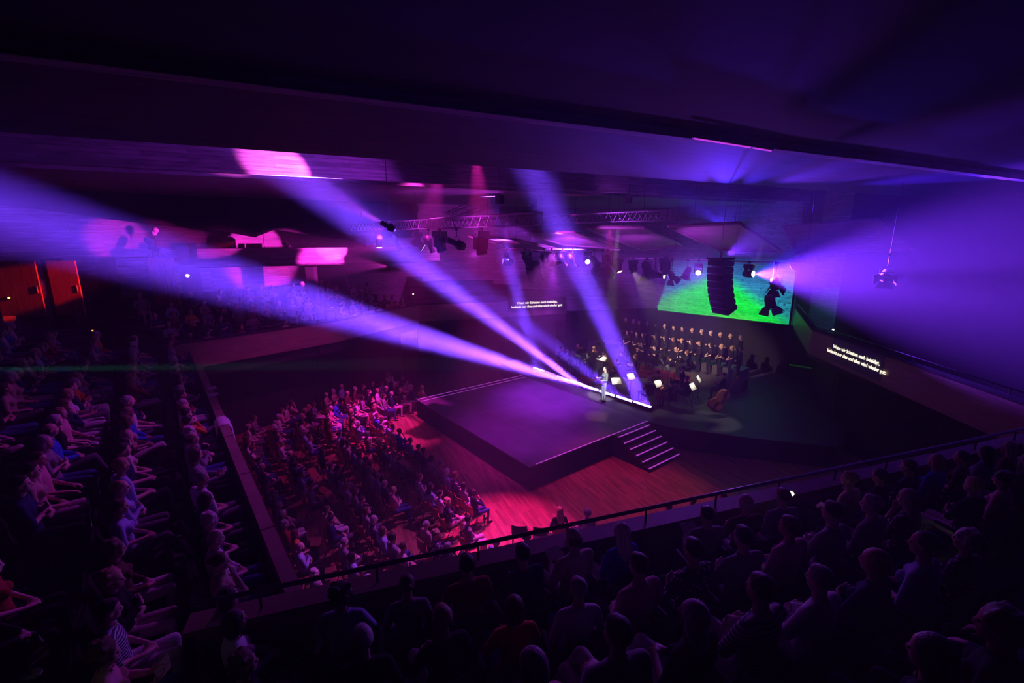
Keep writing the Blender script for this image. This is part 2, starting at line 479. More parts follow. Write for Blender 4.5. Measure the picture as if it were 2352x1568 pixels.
# right-hand balcony
QR = [Vector((16.1, 26.0)), Vector((13.0, 19.6)), Vector((12.3, 10.2))]
wall('wall_right_front', QR[1], QR[0], 3.72, 4.78, -.18, M['parapet'])
wall('wall_right_front', QR[2], QR[1], 3.72, 4.78, -.18, M['parapet'])
for a, b in ((QR[1], QR[0]), (QR[2], QR[1])):
    d = b - a
    bm = bmesh.new(); box(bm, (0, -.2, 0), (d.length, .04, .06))
    o = bm_obj('trim_4', bm, M['dark']); o.location = (a.x, a.y, 4.78); o.rotation_euler = (0, 0, math.atan2(d.y, d.x)); tag(o, kind='structure')
    a2, b2 = off(a, b, -1.4)
    wall('wall_under_right', a2, b2, 0, 3.75, .2, M['dark'])
bm = bmesh.new(); prism(bm, [(16.3, 26.4), (13.1, 19.6), (12.4, 10.2), (12.4, 6), (25, 6), (25, 26.4)][::-1], 3.5, 3.72)
tag(bm_obj('floor_right_balcony', bm, M['carpet']), kind='structure')
# black wall behind the choir, then the note-marked concrete above it
BK = [Vector((3.6, 30.2)), Vector((10.1, 31.7)), Vector((16.1, 26.0))]
wall('wall_choir', BK[0], BK[1], 0, 3.9, .3, M['dark'])
wall('wall_choir', BK[1], BK[2], 0, 3.75, .3, M['dark'])
G0, G1 = atk(1508, 650, 32.5), atk(1824, 650, 27.2)
wall('wall_green', (G0.x, G0.y), (G1.x, G1.y), 3.4, 11.6, .3, M['concrete_marks'])
G2 = atk(1300, 650, 34)
wall('wall_back', (G2.x - 8, G2.y + 1.2), (G0.x, G0.y), 3.4, 11.6, .3, M['concrete'])
# right wall in bays
G3 = Vector((G1.x + .5, G1.y - .4)); G4 = atk(1862, 690, 25.5)
wall('wall_right', (G1.x + .1, G1.y - .05), (G4.x, G4.y), 3.4, 11.6, .3, M['dark'])
G5 = atk(1925, 690, 24); G6 = Vector((25, 6))
wall('wall_right', (G4.x, G4.y), (G5.x, G5.y), 3.4, 11.6, .3, M['concrete_marks'])
wall('wall_right', (G5.x, G5.y), (G6.x, G6.y), 3.4, 11.6, .3, M['dark'])
# left and back walls of the far balcony with the gallery above
LW = [Vector((-25, 4)), Vector((-21.5, 17.5)), Vector((-16.5, 25.5)), Vector((-9.5, 33.5)), Vector((2.5, 36))]
for i, (a, b) in enumerate(zip(LW, LW[1:])):
    wall('wall_left', b, a, 3.4, 11.6, -.3, M['concrete'] if i != 0 else M['dark'])
BALC = []
for k in range(8):                       # stepped floor of the far balcony
    dd = .25 + .95 * k
    z = 3.78 + .3 * k
    poly_in = []
    for i in range(3):
        a, b = RING[i], RING[i + 1]
        a1, b1 = off(a, b, dd); a2, b2 = off(a, b, dd + .95)
        e = (b - a).normalized() * (.6 if i < 2 else 0)
        BALC.append((k, i, a1, b1, z))
        bm = bmesh.new(); prism(bm, [a1 - e, b1 + e, b2 + e, a2 - e], z - .5, z)
        tag(bm_obj('floor_far_balcony', bm, M['carpet']), kind='structure')
# ceiling: stepped bands across the hall
CU = Vector((.9, .436, 0)); CN = Vector((-.436, .9, 0))
def ceil_slab(name, d0, d1, z0, z1, m, u0=-40, u1=45):
    bm = bmesh.new(); box(bm, (u0, d0, 0), (u1, d1, z1 - z0))
    o = bm_obj(name, bm, m); o.location = (0, 0, z0); o.rotation_euler = (0, 0, math.atan2(CU.y, CU.x)); tag(o, kind='structure')
    return o
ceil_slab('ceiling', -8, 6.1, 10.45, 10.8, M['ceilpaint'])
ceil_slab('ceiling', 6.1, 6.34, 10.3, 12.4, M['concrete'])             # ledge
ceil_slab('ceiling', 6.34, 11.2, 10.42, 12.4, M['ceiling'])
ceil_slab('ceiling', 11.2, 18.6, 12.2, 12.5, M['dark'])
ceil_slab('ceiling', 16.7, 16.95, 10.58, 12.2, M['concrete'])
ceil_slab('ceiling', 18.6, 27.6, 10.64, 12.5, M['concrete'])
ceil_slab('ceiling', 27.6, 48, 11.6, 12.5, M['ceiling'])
# gallery along the back
GA = [(atk(455, 600, 21.5)), (atk(1010, 600, 26.5))]
for nm, z0, z1 in (('wall_gallery_front', 7.35, 8.18),):
    wall(nm, (GA[0].x, GA[0].y), (GA[1].x, GA[1].y), z0, z1, .2, M['concrete'])
GB = [(atk(-60, 600, 20.5)), (atk(415, 600, 23))]
bm = bmesh.new(); prism(bm, [(GA[0].x, GA[0].y), (GA[1].x, GA[1].y), (-9.5, 33.5), (-16.5, 25.5), (-18.6, 22)], 7.3, 7.42)
tag(bm_obj('floor_gallery', bm, M['dark']), kind='structure')
# ------------------------------------------------------------------ stage
M['glow_edge'] = mat('glow_edge_strip', (.75, .7, .75), .4, emit=(.62, .07, .85), strength=.55)  # glow put into the pale trim in place of purple light on it
stage = empty('stage_platform', hall(9.5, 11.25, 0)); stage.rotation_euler = (0, 0, math.atan2(E1.y, E1.x))
tag(stage, 'square black stage platform with pale edge strips, on the red wooden floor', 'stage')
SW, SL = 6.7, 8.7
bm = bmesh.new(); prism(bm, [(.0, 0), (SW, 0), (SW, SL), (0, SL)], 0, .86); bm_obj('skirt', bm, M['blackcloth'], stage)
for i in range(4):
    bm = bmesh.new(); x0 = i * SW / 4
    box(bm, (x0 + .004, 0, .86), (x0 + SW / 4 - .004, SL, .9)); bm_obj('deck_sheet', bm, M['deck'], stage)
for lo, hi in (((.32, 0, .9), (SW, .035, .915)), ((.05, SL - .05, .9), (SW, SL - .015, .915)), ((.05, SL - .4, .9), (SW, SL - .37, .912))):
    bm = bmesh.new(); box(bm, lo, hi); bm_obj('edge_strip', bm, M['glow_edge'], stage)
steps = empty('stage_steps', hall(13.9, 11.25, 0)); steps.rotation_euler = stage.rotation_euler
tag(steps, 'black steps with pale nosings leading down from the stage', 'steps')
for i in range(6):
    z = .9 - .15 * i
    bm = bmesh.new(); box(bm, (0, -.3 * (i + 1), 0), (2.05, -.3 * i, z)); bm_obj('step', bm, M['black'], steps)
    bm = bmesh.new(); box(bm, (0, -.3 * (i + 1) - .004, z - .02), (2.05, -.3 * (i + 1) + .035, z + .006)); bm_obj('nosing', bm, M['glow_edge'], steps)
bm = bmesh.new()
prism(bm, [(5.94, 18.78), (6.6, 18.2), (9.2, 17.2), (12.4, 16.3), (14, 18), (16, 25.9), (10.1, 31.6), (3.7, 30.1), (-.8, 28.8), (.61, 25.65)], 0, .9)
o = bm_obj('orchestra_platform', bm, M['platform']); tag(o, 'wide dark orchestra platform behind the stage', 'platform')
# light battens along the seam
for i, (bt, bth, bp) in enumerate(BATTENS):
    e = empty('light_batten', hall(17.3, bt, .9)); e.rotation_euler = (0, 0, math.atan2(E2.y, E2.x))
    words_ = ['first', 'second', 'third', 'fourth', 'fifth', 'sixth', 'seventh', 'eighth']
    tag(e, '%s black floor light batten from the steps end of the stage\'s rear edge' % words_[i], 'light', 'light battens on the stage')
    bm = bmesh.new(); box(bm, (-.5, -.06, 0), (.5, .06, .04)); bm_obj('base', bm, M['black'], e)
    th = radians(bth)
    R = Matrix.Rotation(-(pi / 2 - th), 4, 'X') if False else Matrix.Identity(4)
    d = Vector((0, cos(th), sin(th)))          # local y points against E1
    y2 = Vector((0, -sin(th), cos(th)))
    R = Matrix((Vector((1, 0, 0)), y2, d)).transposed().to_4x4(); R.translation = Vector((0, 0, .16))
    bm = bmesh.new(); box(bm, (-.5, -.07, -.09), (.5, .07, .07), R); bm_obj('housing', bm, M['black'], e)
    bm = bmesh.new(); box(bm, (-.49, -.055, .07), (.49, .055, .078), R)
    bm_obj('lens', bm, mat('batten_lens', (.3, .3, .3), .2, emit=(.55, .35, 1.0), strength=(5 if bp else .3)), e)
    for sx in (-.515, .5):
        bm = bmesh.new(); box(bm, (sx, -.05, 0), (sx + .015, .05, .2)); bm_obj('bracket', bm, M['black'], e)
# ------------------------------------------------------------------ rig above the stage
ORD = ['first', 'second', 'third', 'fourth', 'fifth', 'sixth', 'seventh', 'eighth', 'ninth', 'tenth', 'eleventh', 'twelfth', 'thirteenth', 'fourteenth',
       'fifteenth', 'sixteenth', 'seventeenth', 'eighteenth', 'nineteenth', 'twentieth', 'twenty-first', 'twenty-second', 'twenty-third', 'twenty-fourth',
       'twenty-fifth', 'twenty-sixth', 'twenty-seventh', 'twenty-eighth', 'twenty-ninth', 'thirtieth', 'thirty-first', 'thirty-second', 'thirty-third',
       'thirty-fourth', 'thirty-fifth', 'thirty-sixth', 'thirty-seventh', 'thirty-eighth', 'thirty-ninth', 'fortieth']
def truss(name, a, b, label, w_=.34, h_=.38, bays=.5):
    a = Vector(a); b = Vector(b)
    d = b - a; n = int(d.length / bays)
    root = empty(name, a, math.atan2(d.y, d.x))
    tag(root, label, 'truss')
    Lx = d.length
    for yy, zz in ((-w_ / 2, 0), (w_ / 2, 0), (-w_ / 2, h_), (w_ / 2, h_)):
        bm = bmesh.new(); tube(bm, (0, yy, zz), (Lx, yy, zz), .026, 8); bm_obj('chord', bm, M['alu'], root, True)
    st = Lx / n
    bmv = bmesh.new(); tube(bmv, (0, 0, 0), (st / 2, 0, h_), .012, 6)
    up = bpy.data.meshes.new('brace'); bmv.to_mesh(up); bmv.free(); up.materials.append(M['alu'])
    bmv = bmesh.new(); tube(bmv, (0, 0, h_), (st / 2, 0, 0), .012, 6)
    dn = bpy.data.meshes.new('brace'); bmv.to_mesh(dn); bmv.free(); dn.materials.append(M['alu'])
    bmv = bmesh.new(); tube(bmv, (0, -w_ / 2, 0), (st / 2, w_ / 2, 0), .012, 6)
    ht = bpy.data.meshes.new('brace'); bmv.to_mesh(ht); bmv.free(); ht.materials.append(M['alu'])
    for i in range(n):
        for yy in (-w_ / 2, w_ / 2):
            for me, x in ((up, i * st), (dn, i * st + st / 2)):
                o = mesh_obj('brace', me, None, root); o.location = (x, yy, 0)
        o = mesh_obj('brace', ht, None, root); o.location = (i * st, 0, 0)
        o = mesh_obj('brace', ht, None, root); o.location = (i * st, 0, h_)
    for x in (0, Lx):
        bm = bmesh.new()
        for p, q in (((x, -w_ / 2, 0), (x, w_ / 2, 0)), ((x, -w_ / 2, h_), (x, w_ / 2, h_)), ((x, -w_ / 2, 0), (x, -w_ / 2, h_)), ((x, w_ / 2, 0), (x, w_ / 2, h_))):
            tube(bm, p, q, .018, 6)
        bm_obj('end_frame', bm, M['alu'], root)
    for f in (.12, .5, .88):
        bm = bmesh.new(); tube(bm, (Lx * f, 0, h_), (Lx * f, 0, 12.3 - a.z), .008, 5)
        bm_obj('hanger_cable', bm, M['black'], root)
        bm = bmesh.new(); box(bm, (Lx * f - .12, -.1, h_ + .35), (Lx * f + .12, .1, h_ + .62)); bm_obj('chain_hoist', bm, M['black'], root)
    return root
TA0, TA1 = hall(9.55, 11.0, 9.06), hall(9.55, 27.5, 9.06)
truss('hanging_truss', TA0, TA1, 'dull grey lattice truss hung over the front edge of the stage')
TB0, TB1 = hall(16.2, 11.0, 9.36), hall(16.2, 27.0, 9.36)
truss('hanging_truss', TB0, TB1, 'bright silver lattice truss hung over the rear edge of the stage')
def pipe(a, b, label):
    a = Vector(a); b = Vector(b); d = b - a
    root = empty('hanging_pipe', a, math.atan2(d.y, d.x)); tag(root, label, 'pipe')
    L_ = d.length
    bm = bmesh.new(); tube(bm, (0, 0, 0), (L_, 0, 0), .03, 8); bm_obj('tube', bm, M['alu'], root, True)
    for f in (.03, .35, .66, .97):
        bm = bmesh.new(); tube(bm, (L_ * f, 0, .03), (L_ * f, 0, 12.2 - a.z), .006, 5); bm_obj('hanger_wire', bm, M['black'], root)
    return root
P0, P1 = atk(1418, 590, 23), atk(1868, 602, 17.6)
P0.z = P1.z = 7.72
pipe(P0, P1, 'long lighting pipe between the speaker array and the concrete wall')
P2, P3 = atk(1140, 566, 25), atk(1425, 574, 22)
P2.z = P3.z = 8.12
pipe(P2, P3, 'long lighting pipe below the magenta lit ceiling panels')

M['lens'] = mat('dark_lens', (.02, .02, .03), .08, spec=.8)
M['lamp_on'] = mat('lit_lens', (.4, .4, .4), .2, emit=(.9, .62, 1.0), strength=8)
M['lamp_warm'] = mat('warm_lens', (.4, .4, .4), .2, emit=(1, .5, .22), strength=6)
M['lamp_cool'] = mat('cool_lens', (.4, .4, .4), .2, emit=(.75, .8, 1.0), strength=6)
M['grey'] = mat('grey_paint', (.3, .3, .32), .5)
def aim(loc, target):
    d = Vector(target) - Vector(loc)
    return Matrix.Translation(loc) @ d.to_track_quat('Z', 'Y').to_matrix().to_4x4()
PIECE = {}
def piece(key, make, m, smooth=False):
    if key not in PIECE:
        bm = bmesh.new(); make(bm); me = bpy.data.meshes.new(key.split(':')[0]); bm.normal_update(); bm.to_mesh(me); bm.free()
        me.materials.append(m)
        if smooth: me.polygons.foreach_set('use_smooth', [True] * len(me.polygons))
        PIECE[key] = me
    return PIECE[key]
def put(name, me, root, loc=(0, 0, 0), m=None, material=None):
    o = mesh_obj(name, me, None, root)
    if m is not None: o.matrix_local = m
    else: o.location = loc
    if material is not None:
        o.material_slots[0].link = 'OBJECT'; o.material_slots[0].material = material
    return o
def fixture(kind, loc, target, label, sc=1.0, lens='lens', drop=None, group='lamps of the stage rig', beams=()):
    """loc: where its pivot hangs; drop: height of the pipe above the pivot"""
    loc = Vector(loc); target = Vector(target)
    d = target - loc
    yaw = math.atan2(d.y, d.x) - pi / 2
    root = empty('moving_head_spotlight' if kind == 'mover' else 'fresnel_spotlight' if kind == 'fresnel' else 'profile_spotlight', loc, yaw)
    root.scale = (sc, sc, sc)
    tag(root, label, 'spotlight', group)
    hd = math.hypot(d.x, d.y)
    R = Vector((0, hd, d.z)).to_track_quat('Z', 'X').to_matrix().to_4x4()
    if kind == 'mover':
        put('base', piece('base:m', lambda b: (box(b, (-.2, -.15, .26), (.2, .15, .42)), box(b, (-.22, -.05, .3), (.22, .05, .36))), M['black']), root)
        put('yoke', piece('yoke:m', lambda b: (box(b, (-.21, -.07, -.08), (-.165, .07, .24)), box(b, (.165, -.07, -.08), (.21, .07, .24)), box(b, (-.21, -.09, .2), (.21, .09, .262))), M['black']), root)
        put('head', piece('head:m', lambda b: lathe(b, [(.06, -.24), (.13, -.2), (.155, -.05), (.15, .12), (.165, .2), (.155, .22)], 16), M['black'], True), root, m=R)
        put('lens', piece('lens:m', lambda b: lathe(b, [(.13, .215), (.135, .228), (.06, .24)], 16), M['lens'], True), root, m=R, material=M[lens])
        top = .42
    elif kind == 'fresnel':
        put('yoke', piece('yoke:f', lambda b: (polytube(b, [(-.19, 0, -.02), (-.19, 0, .2), (-.12, 0, .3), (.12, 0, .3), (.19, 0, .2), (.19, 0, -.02)], .012, 6),), M['black']), root)
        put('body', piece('body:f', lambda b: lathe(b, [(.08, -.26), (.14, -.22), (.16, -.1), (.165, .1), (.18, .13), (.18, .16)], 14), M['black'], True), root, m=R)
        put('lens', piece('lens:f', lambda b: lathe(b, [(.155, .14), (.155, .162), (.07, .19)], 14), M['lens'], True), root, m=R, material=M[lens])
        for i in range(4):
            o = put('barn_door', piece('barn_door:f%d' % (i % 2), lambda b, w=(.16 if i % 2 else .13): solid(b, [(-w, .17, .16), (w, .17, .16), (w * 1.5, .31, .36), (-w * 1.5, .31, .36)], .008), M['black']), root, m=R @ Matrix.Rotation(i * pi / 2, 4, 'Z'))
        top = .3
    else:
        put('yoke', piece('yoke:p', lambda b: (polytube(b, [(-.22, 0, -.02), (-.22, 0, .22), (-.14, 0, .3), (.14, 0, .3), (.22, 0, .22), (.22, 0, -.02)], .012, 6),), M['black']), root)
        put('body', piece('body:p', lambda b: lathe(b, [(.05, -.42), (.15, -.38), (.2, -.2), (.2, -.05), (.12, .05), (.12, .4), (.14, .42), (.14, .48)], 14), M['black'], True), root, m=R)
        put('lens', piece('lens:p', lambda b: lathe(b, [(.12, .46), (.12, .485), (.05, .49)], 14), M['lens'], True), root, m=R, material=M[lens])
        top = .3
    dz = (drop if drop else .5) / sc
    bm = bmesh.new(); tube(bm, (0, 0, top), (0, 0, max(dz, top + .03)), .016, 6); box(bm, (-.04, -.05, max(dz, top + .03) - .06), (.04, .05, max(dz, top + .03) + .03))
    bm_obj('clamp', bm, M['black'], root)
    for aim_, col_, pw, ang, bl_ in beams:          # light leaving its lens
        spot('lamp_beam', loc + d.normalized() * (.3 if kind == 'mover' else .52) * sc, aim_ or target, col_, pw, ang, bl_)
    return root
# from the front truss
def on_truss(px, y0, below):
    """point under the front truss at this place of the photograph"""
    u = (px - 1176) / FPX
    # solve hall(9.55, t) on the image column
    lo, hi = 8.0, 30.0
    for _ in range(50):
        t = (lo + hi) / 2
        p = hall(9.55, t, 9.06) - EYE
        dep = p.y * cos(PITCH) - p.z * sin(PITCH)
        if p.x / dep > u: lo = t
        else: hi = t
    return hall(9.55 - .17, t, 9.06 - below)
FX = [(1113, 'mover', .62, hall(9.4, 11.5, 0), 'lens', 1.25, 'large black moving head lamp hanging lowest near the near end of the front truss'),
      (1057, 'profile', .55, atk(640, 384, 14.3), 'lens', .9, 'egg shaped black lamp between two moving heads on the front truss'),
      (1018, 'mover', .6, hall(10.5, 14, 0), 'lens', 1.25, 'black moving head lamp, second from the near end of the front truss'),
      (992, 'profile', .55, hall(14, 19, 0), 'lens', .85, 'black lamp turned side on, hanging just beyond the second moving head'),
      (966, 'mover', .6, atk(1330, 800, 24), 'lamp_cool', 1.2, 'moving head lamp sending a thin pale beam from the front truss'),
      (915, 'profile', .55, hall(14, 20, 0), 'lens', .9, 'dim black lamp hanging in the middle of the front truss'),
      (876, 'mover', .6, hall(9, 22, 0), 'lamp_on', 1.0, 'moving head lamp shining down from the far half of the front truss'),
      (846, 'mover', .6, hall(3, 24, 0), 'lens', 1.0, 'dark moving head lamp near the far end of the front truss'),
      (812, 'mover', .65, hall(4, 20, 0), 'lens', 1.1, 'pale lit moving head lamp at the far end of the front truss')]
for px, kind, below, tg, lens, sc, lab in FX:
    fixture(kind, on_truss(px, 0, below + .05), tg, lab, sc, lens, drop=below, beams=BEAMS.get(px, ()))
def on_pipe(px, a, b, below):
    u = (px - 1176) / FPX
    lo, hi = 0.0, 1.0
    for _ in range(50):
        f = (lo + hi) / 2
        p = a.lerp(b, f) - EYE
        dep = p.y * cos(PITCH) - p.z * sin(PITCH)
        if p.x / dep < u: lo = f
        else: hi = f
    q = a.lerp(b, f); q.z -= below
    return q
FX2 = [(1165, 'fresnel', .45, (0, 18, 0), 'lens', 1.0, P2, P3, 'fresnel lamp with hanging barn doors at the far end of the upper pipe'),
       (1206, 'mover', .5, (5, 22, 0), 'lens', .9, P2, P3, 'small dark lamp left hanging beside the pale edged speaker array'),
       (1250, 'fresnel', .5, (6, 24, 0), 'lens', 1.0, P2, P3, 'fresnel lamp hanging just past the pale edged speaker array'),
       (1268, 'fresnel', .55, (7, 18, 0), 'lens', 1.15, P2, P3, 'fresnel lamp with spread barn doors in the middle of the upper pipe'),
       (1293, 'profile', .5, (8, 25, 0), 'lens', .9, P2, P3, 'slim profile lamp, left of a pair inside the tall violet beam'),
       (1316, 'profile', .5, (8, 25, 0), 'lens', .9, P2, P3, 'slim profile lamp, right of a pair inside the tall violet beam'),
       (1350, 'mover', .5, (3, 12, 2), 'lamp_on', .9, P2, P3, 'lit moving head lamp glowing towards the hall beside the tall violet beam'),
       (1366, 'fresnel', .55, (9, 22, 0), 'lens', 1.0, P2, P3, 'fresnel lamp with tangled cables just right of the tall violet beam'),
       (1396, 'fresnel', .5, (4, 16, 0), 'lens', 1.25, P2, P3, 'big fresnel lamp with long barn doors at the near end of the upper pipe'),
       (1385, 'profile', 1.1, (14, 18, 4), 'lens', 1.3, P2, P3, 'large tilted profile lamp hanging below the big fresnel lamp'),
       (1421, 'mover', .5, (8.0, 20, 0), 'lamp_warm', 1.0, P0, P1, 'moving head lamp sending a short orange beam downwards'),
       (1455, 'mover', .5, (7, 19, 0), 'lens', .95, P0, P1, 'dark moving head lamp beside the one with the orange beam'),
       (1487, 'fresnel', .45, (8, 18, 0), 'lens', 1.3, P0, P1, 'large fresnel lamp with barn doors folded down, in front of the pipe'),
       (1506, 'profile', .75, (16, 14, 6), 'lamp_on', 1.0, P0, P1, 'profile lamp with a bright end beside the large fresnel lamp'),
       (1529, 'mover', .45, (9, 18, 0), 'lens', 1.2, P0, P1, 'wide dark moving head lamp above the green lit wall corner'),
       (1545, 'fresnel', .75, (12, 24, 0), 'lens', .95, P0, P1, 'fresnel lamp in front of the corner of the green lit wall'),
       (1581, 'fresnel', .55, (6, 22, 1), 'lens', .9, P0, P1, 'fresnel lamp with one long door next to a bright white lamp'),
       (1606, 'mover', .5, (3, 6, 4), 'lamp_on', .85, P0, P1, 'lamp shining straight out beside the big black speaker array'),
       (1722, 'mover', .5, atk(2450, 640, 12), 'lamp_on', .95, P0, P1, 'lamp throwing the wide violet beam right of the speaker array'),
       (1786, 'fresnel', .85, (14, 22, 0), 'lens', 1.1, P0, P1, 'fresnel lamp turned away, upper one on the long drop pole'),
       (1780, 'fresnel', 1.6, (12.2, 19, 0), 'lens', 1.25, P0, P1, 'biggest fresnel lamp with four open barn doors on the long drop pole')]
for px, kind, below, tg, lens, sc, a, b, lab in FX2:
    fixture(kind, on_pipe(px, a, b, below), tg, lab.replace('left hanging', 'hanging').replace(', left of a pair', ', farther of a pair').replace(', right of a pair', ', nearer of a pair').replace('just right of', 'next to').replace('right of the speaker', 'beside the speaker'), sc, lens, drop=below, beams=BEAMS.get(px, ()))
# round gong-like reflector lamp and its neighbour
e = empty('scoop_spotlight', atk(1832, 606, 18.0)); tag(e, 'round dark scoop lamp facing the hall at the end of the long pipe', 'spotlight', 'lamps of the stage rig')
R = aim((0, 0, 0), (EYE - e.location) * 1.0)
put('reflector', piece('reflector:s', lambda b: lathe(b, [(.08, -.2), (.2, -.12), (.26, 0), (.265, .03), (.25, .035)], 20), M['black'], True), e, m=R)
bm = bmesh.new(); tube(bm, (0, 0, .24), (0, 0, .5), .014, 6); bm_obj('clamp', bm, M['black'], e)
e = fixture('fresnel', atk(2036, 632, 15.5), (6, 8, 3), 'pale lit box lamp with striped doors hanging alone by the dark concrete wall', 1.0, 'lens', drop=.7)
for o in e.children:
    if o.name.startswith('body'):
        o.material_slots[0].link = 'OBJECT'; o.material_slots[0].material = M['grey']
bm = bmesh.new(); tube(bm, (0, 0, .4), (0, 0, 3.0), .012, 6); bm_obj('hanger_pole', bm, M['black'], e)

# line arrays
def line_array(loc, face, n, w_, label, curve=.055, pale=False):
    e = empty('hanging_speaker_array', loc, math.atan2(face.y, face.x) - pi / 2); tag(e, label, 'speaker')
    z = 0; y = 0; a = -.04; h = .25
    for i in range(n):
        R = Matrix.Translation((0, y, z)) @ Matrix.Rotation(-a, 4, 'X')
        bm = bmesh.new()
        vs = []
        for xx in (-w_ / 2, w_ / 2):        # wedge cabinet, deeper at the top
            vs.append([bm.verts.new(R @ Vector((xx, yy, zz))) for yy, zz in ((-.26, -.01), (.2, 0), (.22, -h / 2), (.2, -h + .015), (-.26, -h + .035), (-.3, -h / 2))])
        bm.faces.new(vs[0]); bm.faces.new(vs[1][::-1])
        for k in range(6):
            bm.faces.new((vs[0][k], vs[1][k], vs[1][(k + 1) % 6], vs[0][(k + 1) % 6]))
        bmesh.ops.recalc_face_normals(bm, faces=bm.faces)
        o = bm_obj('cabinet', bm, M['black'], e)
        bm = bmesh.new(); box(bm, (-w_ / 2 + .02, .222, -h + .04), (w_ / 2 - .02, .232, -.03), R); bm_obj('grille', bm, M['blackcloth'], o)
        if pale and i < 6:  # pale plates imitate light on the sides of the upper cabinets
            bm = bmesh.new(); box(bm, (w_ / 2, -.2, -h + .03), (w_ / 2 + .01, .15, -.03), R); bm_obj('side_light_stand_in', bm, M['alu'], o)
        dv = R.to_3x3() @ Vector((0, 0, -h)); y += dv.y; z += dv.z; a += curve
    bm = bmesh.new(); box(bm, (-w_ / 2, -.3, .0), (w_ / 2, .3, .07)); bm_obj('fly_frame', bm, M['black'], e)
    bm = bmesh.new(); tube(bm, (0, 0, .07), (0, 0, .25), .06, 8); tube(bm, (0, 0, .25), (0, 0, 12.2 - loc[2]), .012, 6); bm_obj('hanger_cable', bm, M['alu'], e)
    return e
line_array(atk(1655, 596, 16.6), Vector((-.93, -.36, 0)), 8, .74, 'big black line array speaker hanging before the green lit wall', .075)
line_array(atk(1222, 580, 26), Vector((-.9, -.5, 0)), 8, .8, 'line array speaker, pale edged as if lit, hanging over the orchestra', .075, True)

fixture('profile', hall(5.6, 13.0, 9.0), atk(640, 384, 14.3), 'added black profile lamp on a long drop wire, lighting the ceiling beam magenta', .55, 'lens', drop=3.2, beams=[(None, (1.0, .09, .85), 14000, 22, .6)])  # lamp and wire added to throw the magenta patch on the beam
# acoustic panels
M['panel'] = noisy(mat('canopy_panel_veneer', (.30, .22, .2), .5), (.24, .17, .15), (.34, .25, .22), 2, 3, (1, 1, 6))
def canopy(pts, ks, label):
    q = [atk(px, py, k) for (px, py), k in zip(pts, ks)]
    c = sum(q, Vector()) / len(q)
    e = empty('hanging_acoustic_panel', c); tag(e, label, 'panel', 'acoustic panels over the orchestra')
    q = [p - c for p in q]
    bm = bmesh.new(); solid(bm, q, .1); bmesh.ops.recalc_face_normals(bm, faces=bm.faces); bm_obj('plate', bm, M['panel'], e)
    for i in range(4):
        a, b = q[i], q[(i + 1) % 4]
        bm = bmesh.new(); tube(bm, a, b, .07, 6); bm_obj('rim', bm, M['panel'], e)
    for p in (q[0] * .6, q[1] * .6):
        bm = bmesh.new(); tube(bm, p + Vector((0, 0, .05)), (p.x, p.y, 12.2 - c.z), .01, 5); bm_obj('hanger_wire', bm, M['black'], e)
canopy([(1536, 520), (1698, 513), (1795, 577), (1652, 574)], (19.5, 18.5, 21, 22), 'dark red acoustic panel hanging right above the big speaker array')
canopy([(1345, 522), (1480, 522), (1565, 562), (1476, 575)], (20, 19.5, 23, 24), 'violet lit acoustic panel hanging next to the dark red one')
canopy([(1189, 533), (1322, 531), (1440, 572), (1300, 562)], (22, 21.5, 25, 26), 'acoustic panel with a bright magenta front edge, middle of the canopy')
canopy([(1075, 541), (1185, 552), (1300, 577), (1180, 570)], (24, 23.5, 26, 27), 'acoustic panel farthest from the speaker array, its edge lit magenta')
canopy([(1800, 520), (2018, 503), (2100, 572), (1830, 582)], (18.5, 17, 17.5, 20), 'wide shadowy acoustic panel hanging over the orchestra beside the bare wall')
spot('panel_wash', atk(1290, 575, 21.2), atk(1298, 534, 21.9), MAGENTA, 130, 60, .4)
spot('truss_wash', hall(15.4, 16.5, 8.9), hall(16.2, 16.8, 9.5), (.75, .2, 1.0), 1600, 90, .6)
spot('truss_wash', hall(15.0, 13, 8.6), hall(16.2, 13, 9.5), (.5, .06, 1.0), 160, 120, .6)
spot('truss_wash', hall(8.6, 14, 8.9), hall(9.5, 14, 9.3), (.7, .04, .9), 60, 130, .6)
spot('truss_wash', hall(8.6, 19, 8.9), hall(9.5, 19, 9.3), (.7, .04, .9), 60, 130, .6)
for _a, _b in ((atk(1590, 596, 19.6), atk(1610, 540, 20)), (atk(1455, 600, 21.0), atk(1460, 545, 22)), (atk(1330, 590, 22.6), atk(1310, 548, 23.5))):
    spot('panel_wash', _a, _b, (.42, .05, 1.0), 130, 120, .8)
spot('panel_wash', atk(1160, 592, 23.3), atk(1160, 560, 24), MAGENTA, 130, 60, .4)

# added glowing strip stands in for magenta light striking the ceiling ledge
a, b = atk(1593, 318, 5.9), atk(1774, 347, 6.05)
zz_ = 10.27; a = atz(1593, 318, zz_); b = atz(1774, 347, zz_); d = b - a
e = empty('ledge_glow', a, math.atan2(d.y, d.x)); tag(e, 'long magenta glow in place of light falling on the dark ceiling ledge', 'light')
M['strip'] = mat('magenta_ledge_glow', (.6, .3, .6), .4, emit=(.62, .05, .8), strength=1.0)
bm = bmesh.new(); box(bm, (0, -.02, .015), (d.length, .05, .035)); bm_obj('housing', bm, M['black'], e)  # added housing, only there to carry the glow
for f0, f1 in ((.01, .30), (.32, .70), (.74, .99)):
    bm = bmesh.new(); tube(bm, (d.length * f0, .012, .004), (d.length * f1, .012, .004), .013, 8); bm_obj('tube', bm, M['strip'], e)  # added tubes, their glow stands in for magenta light on the ledge
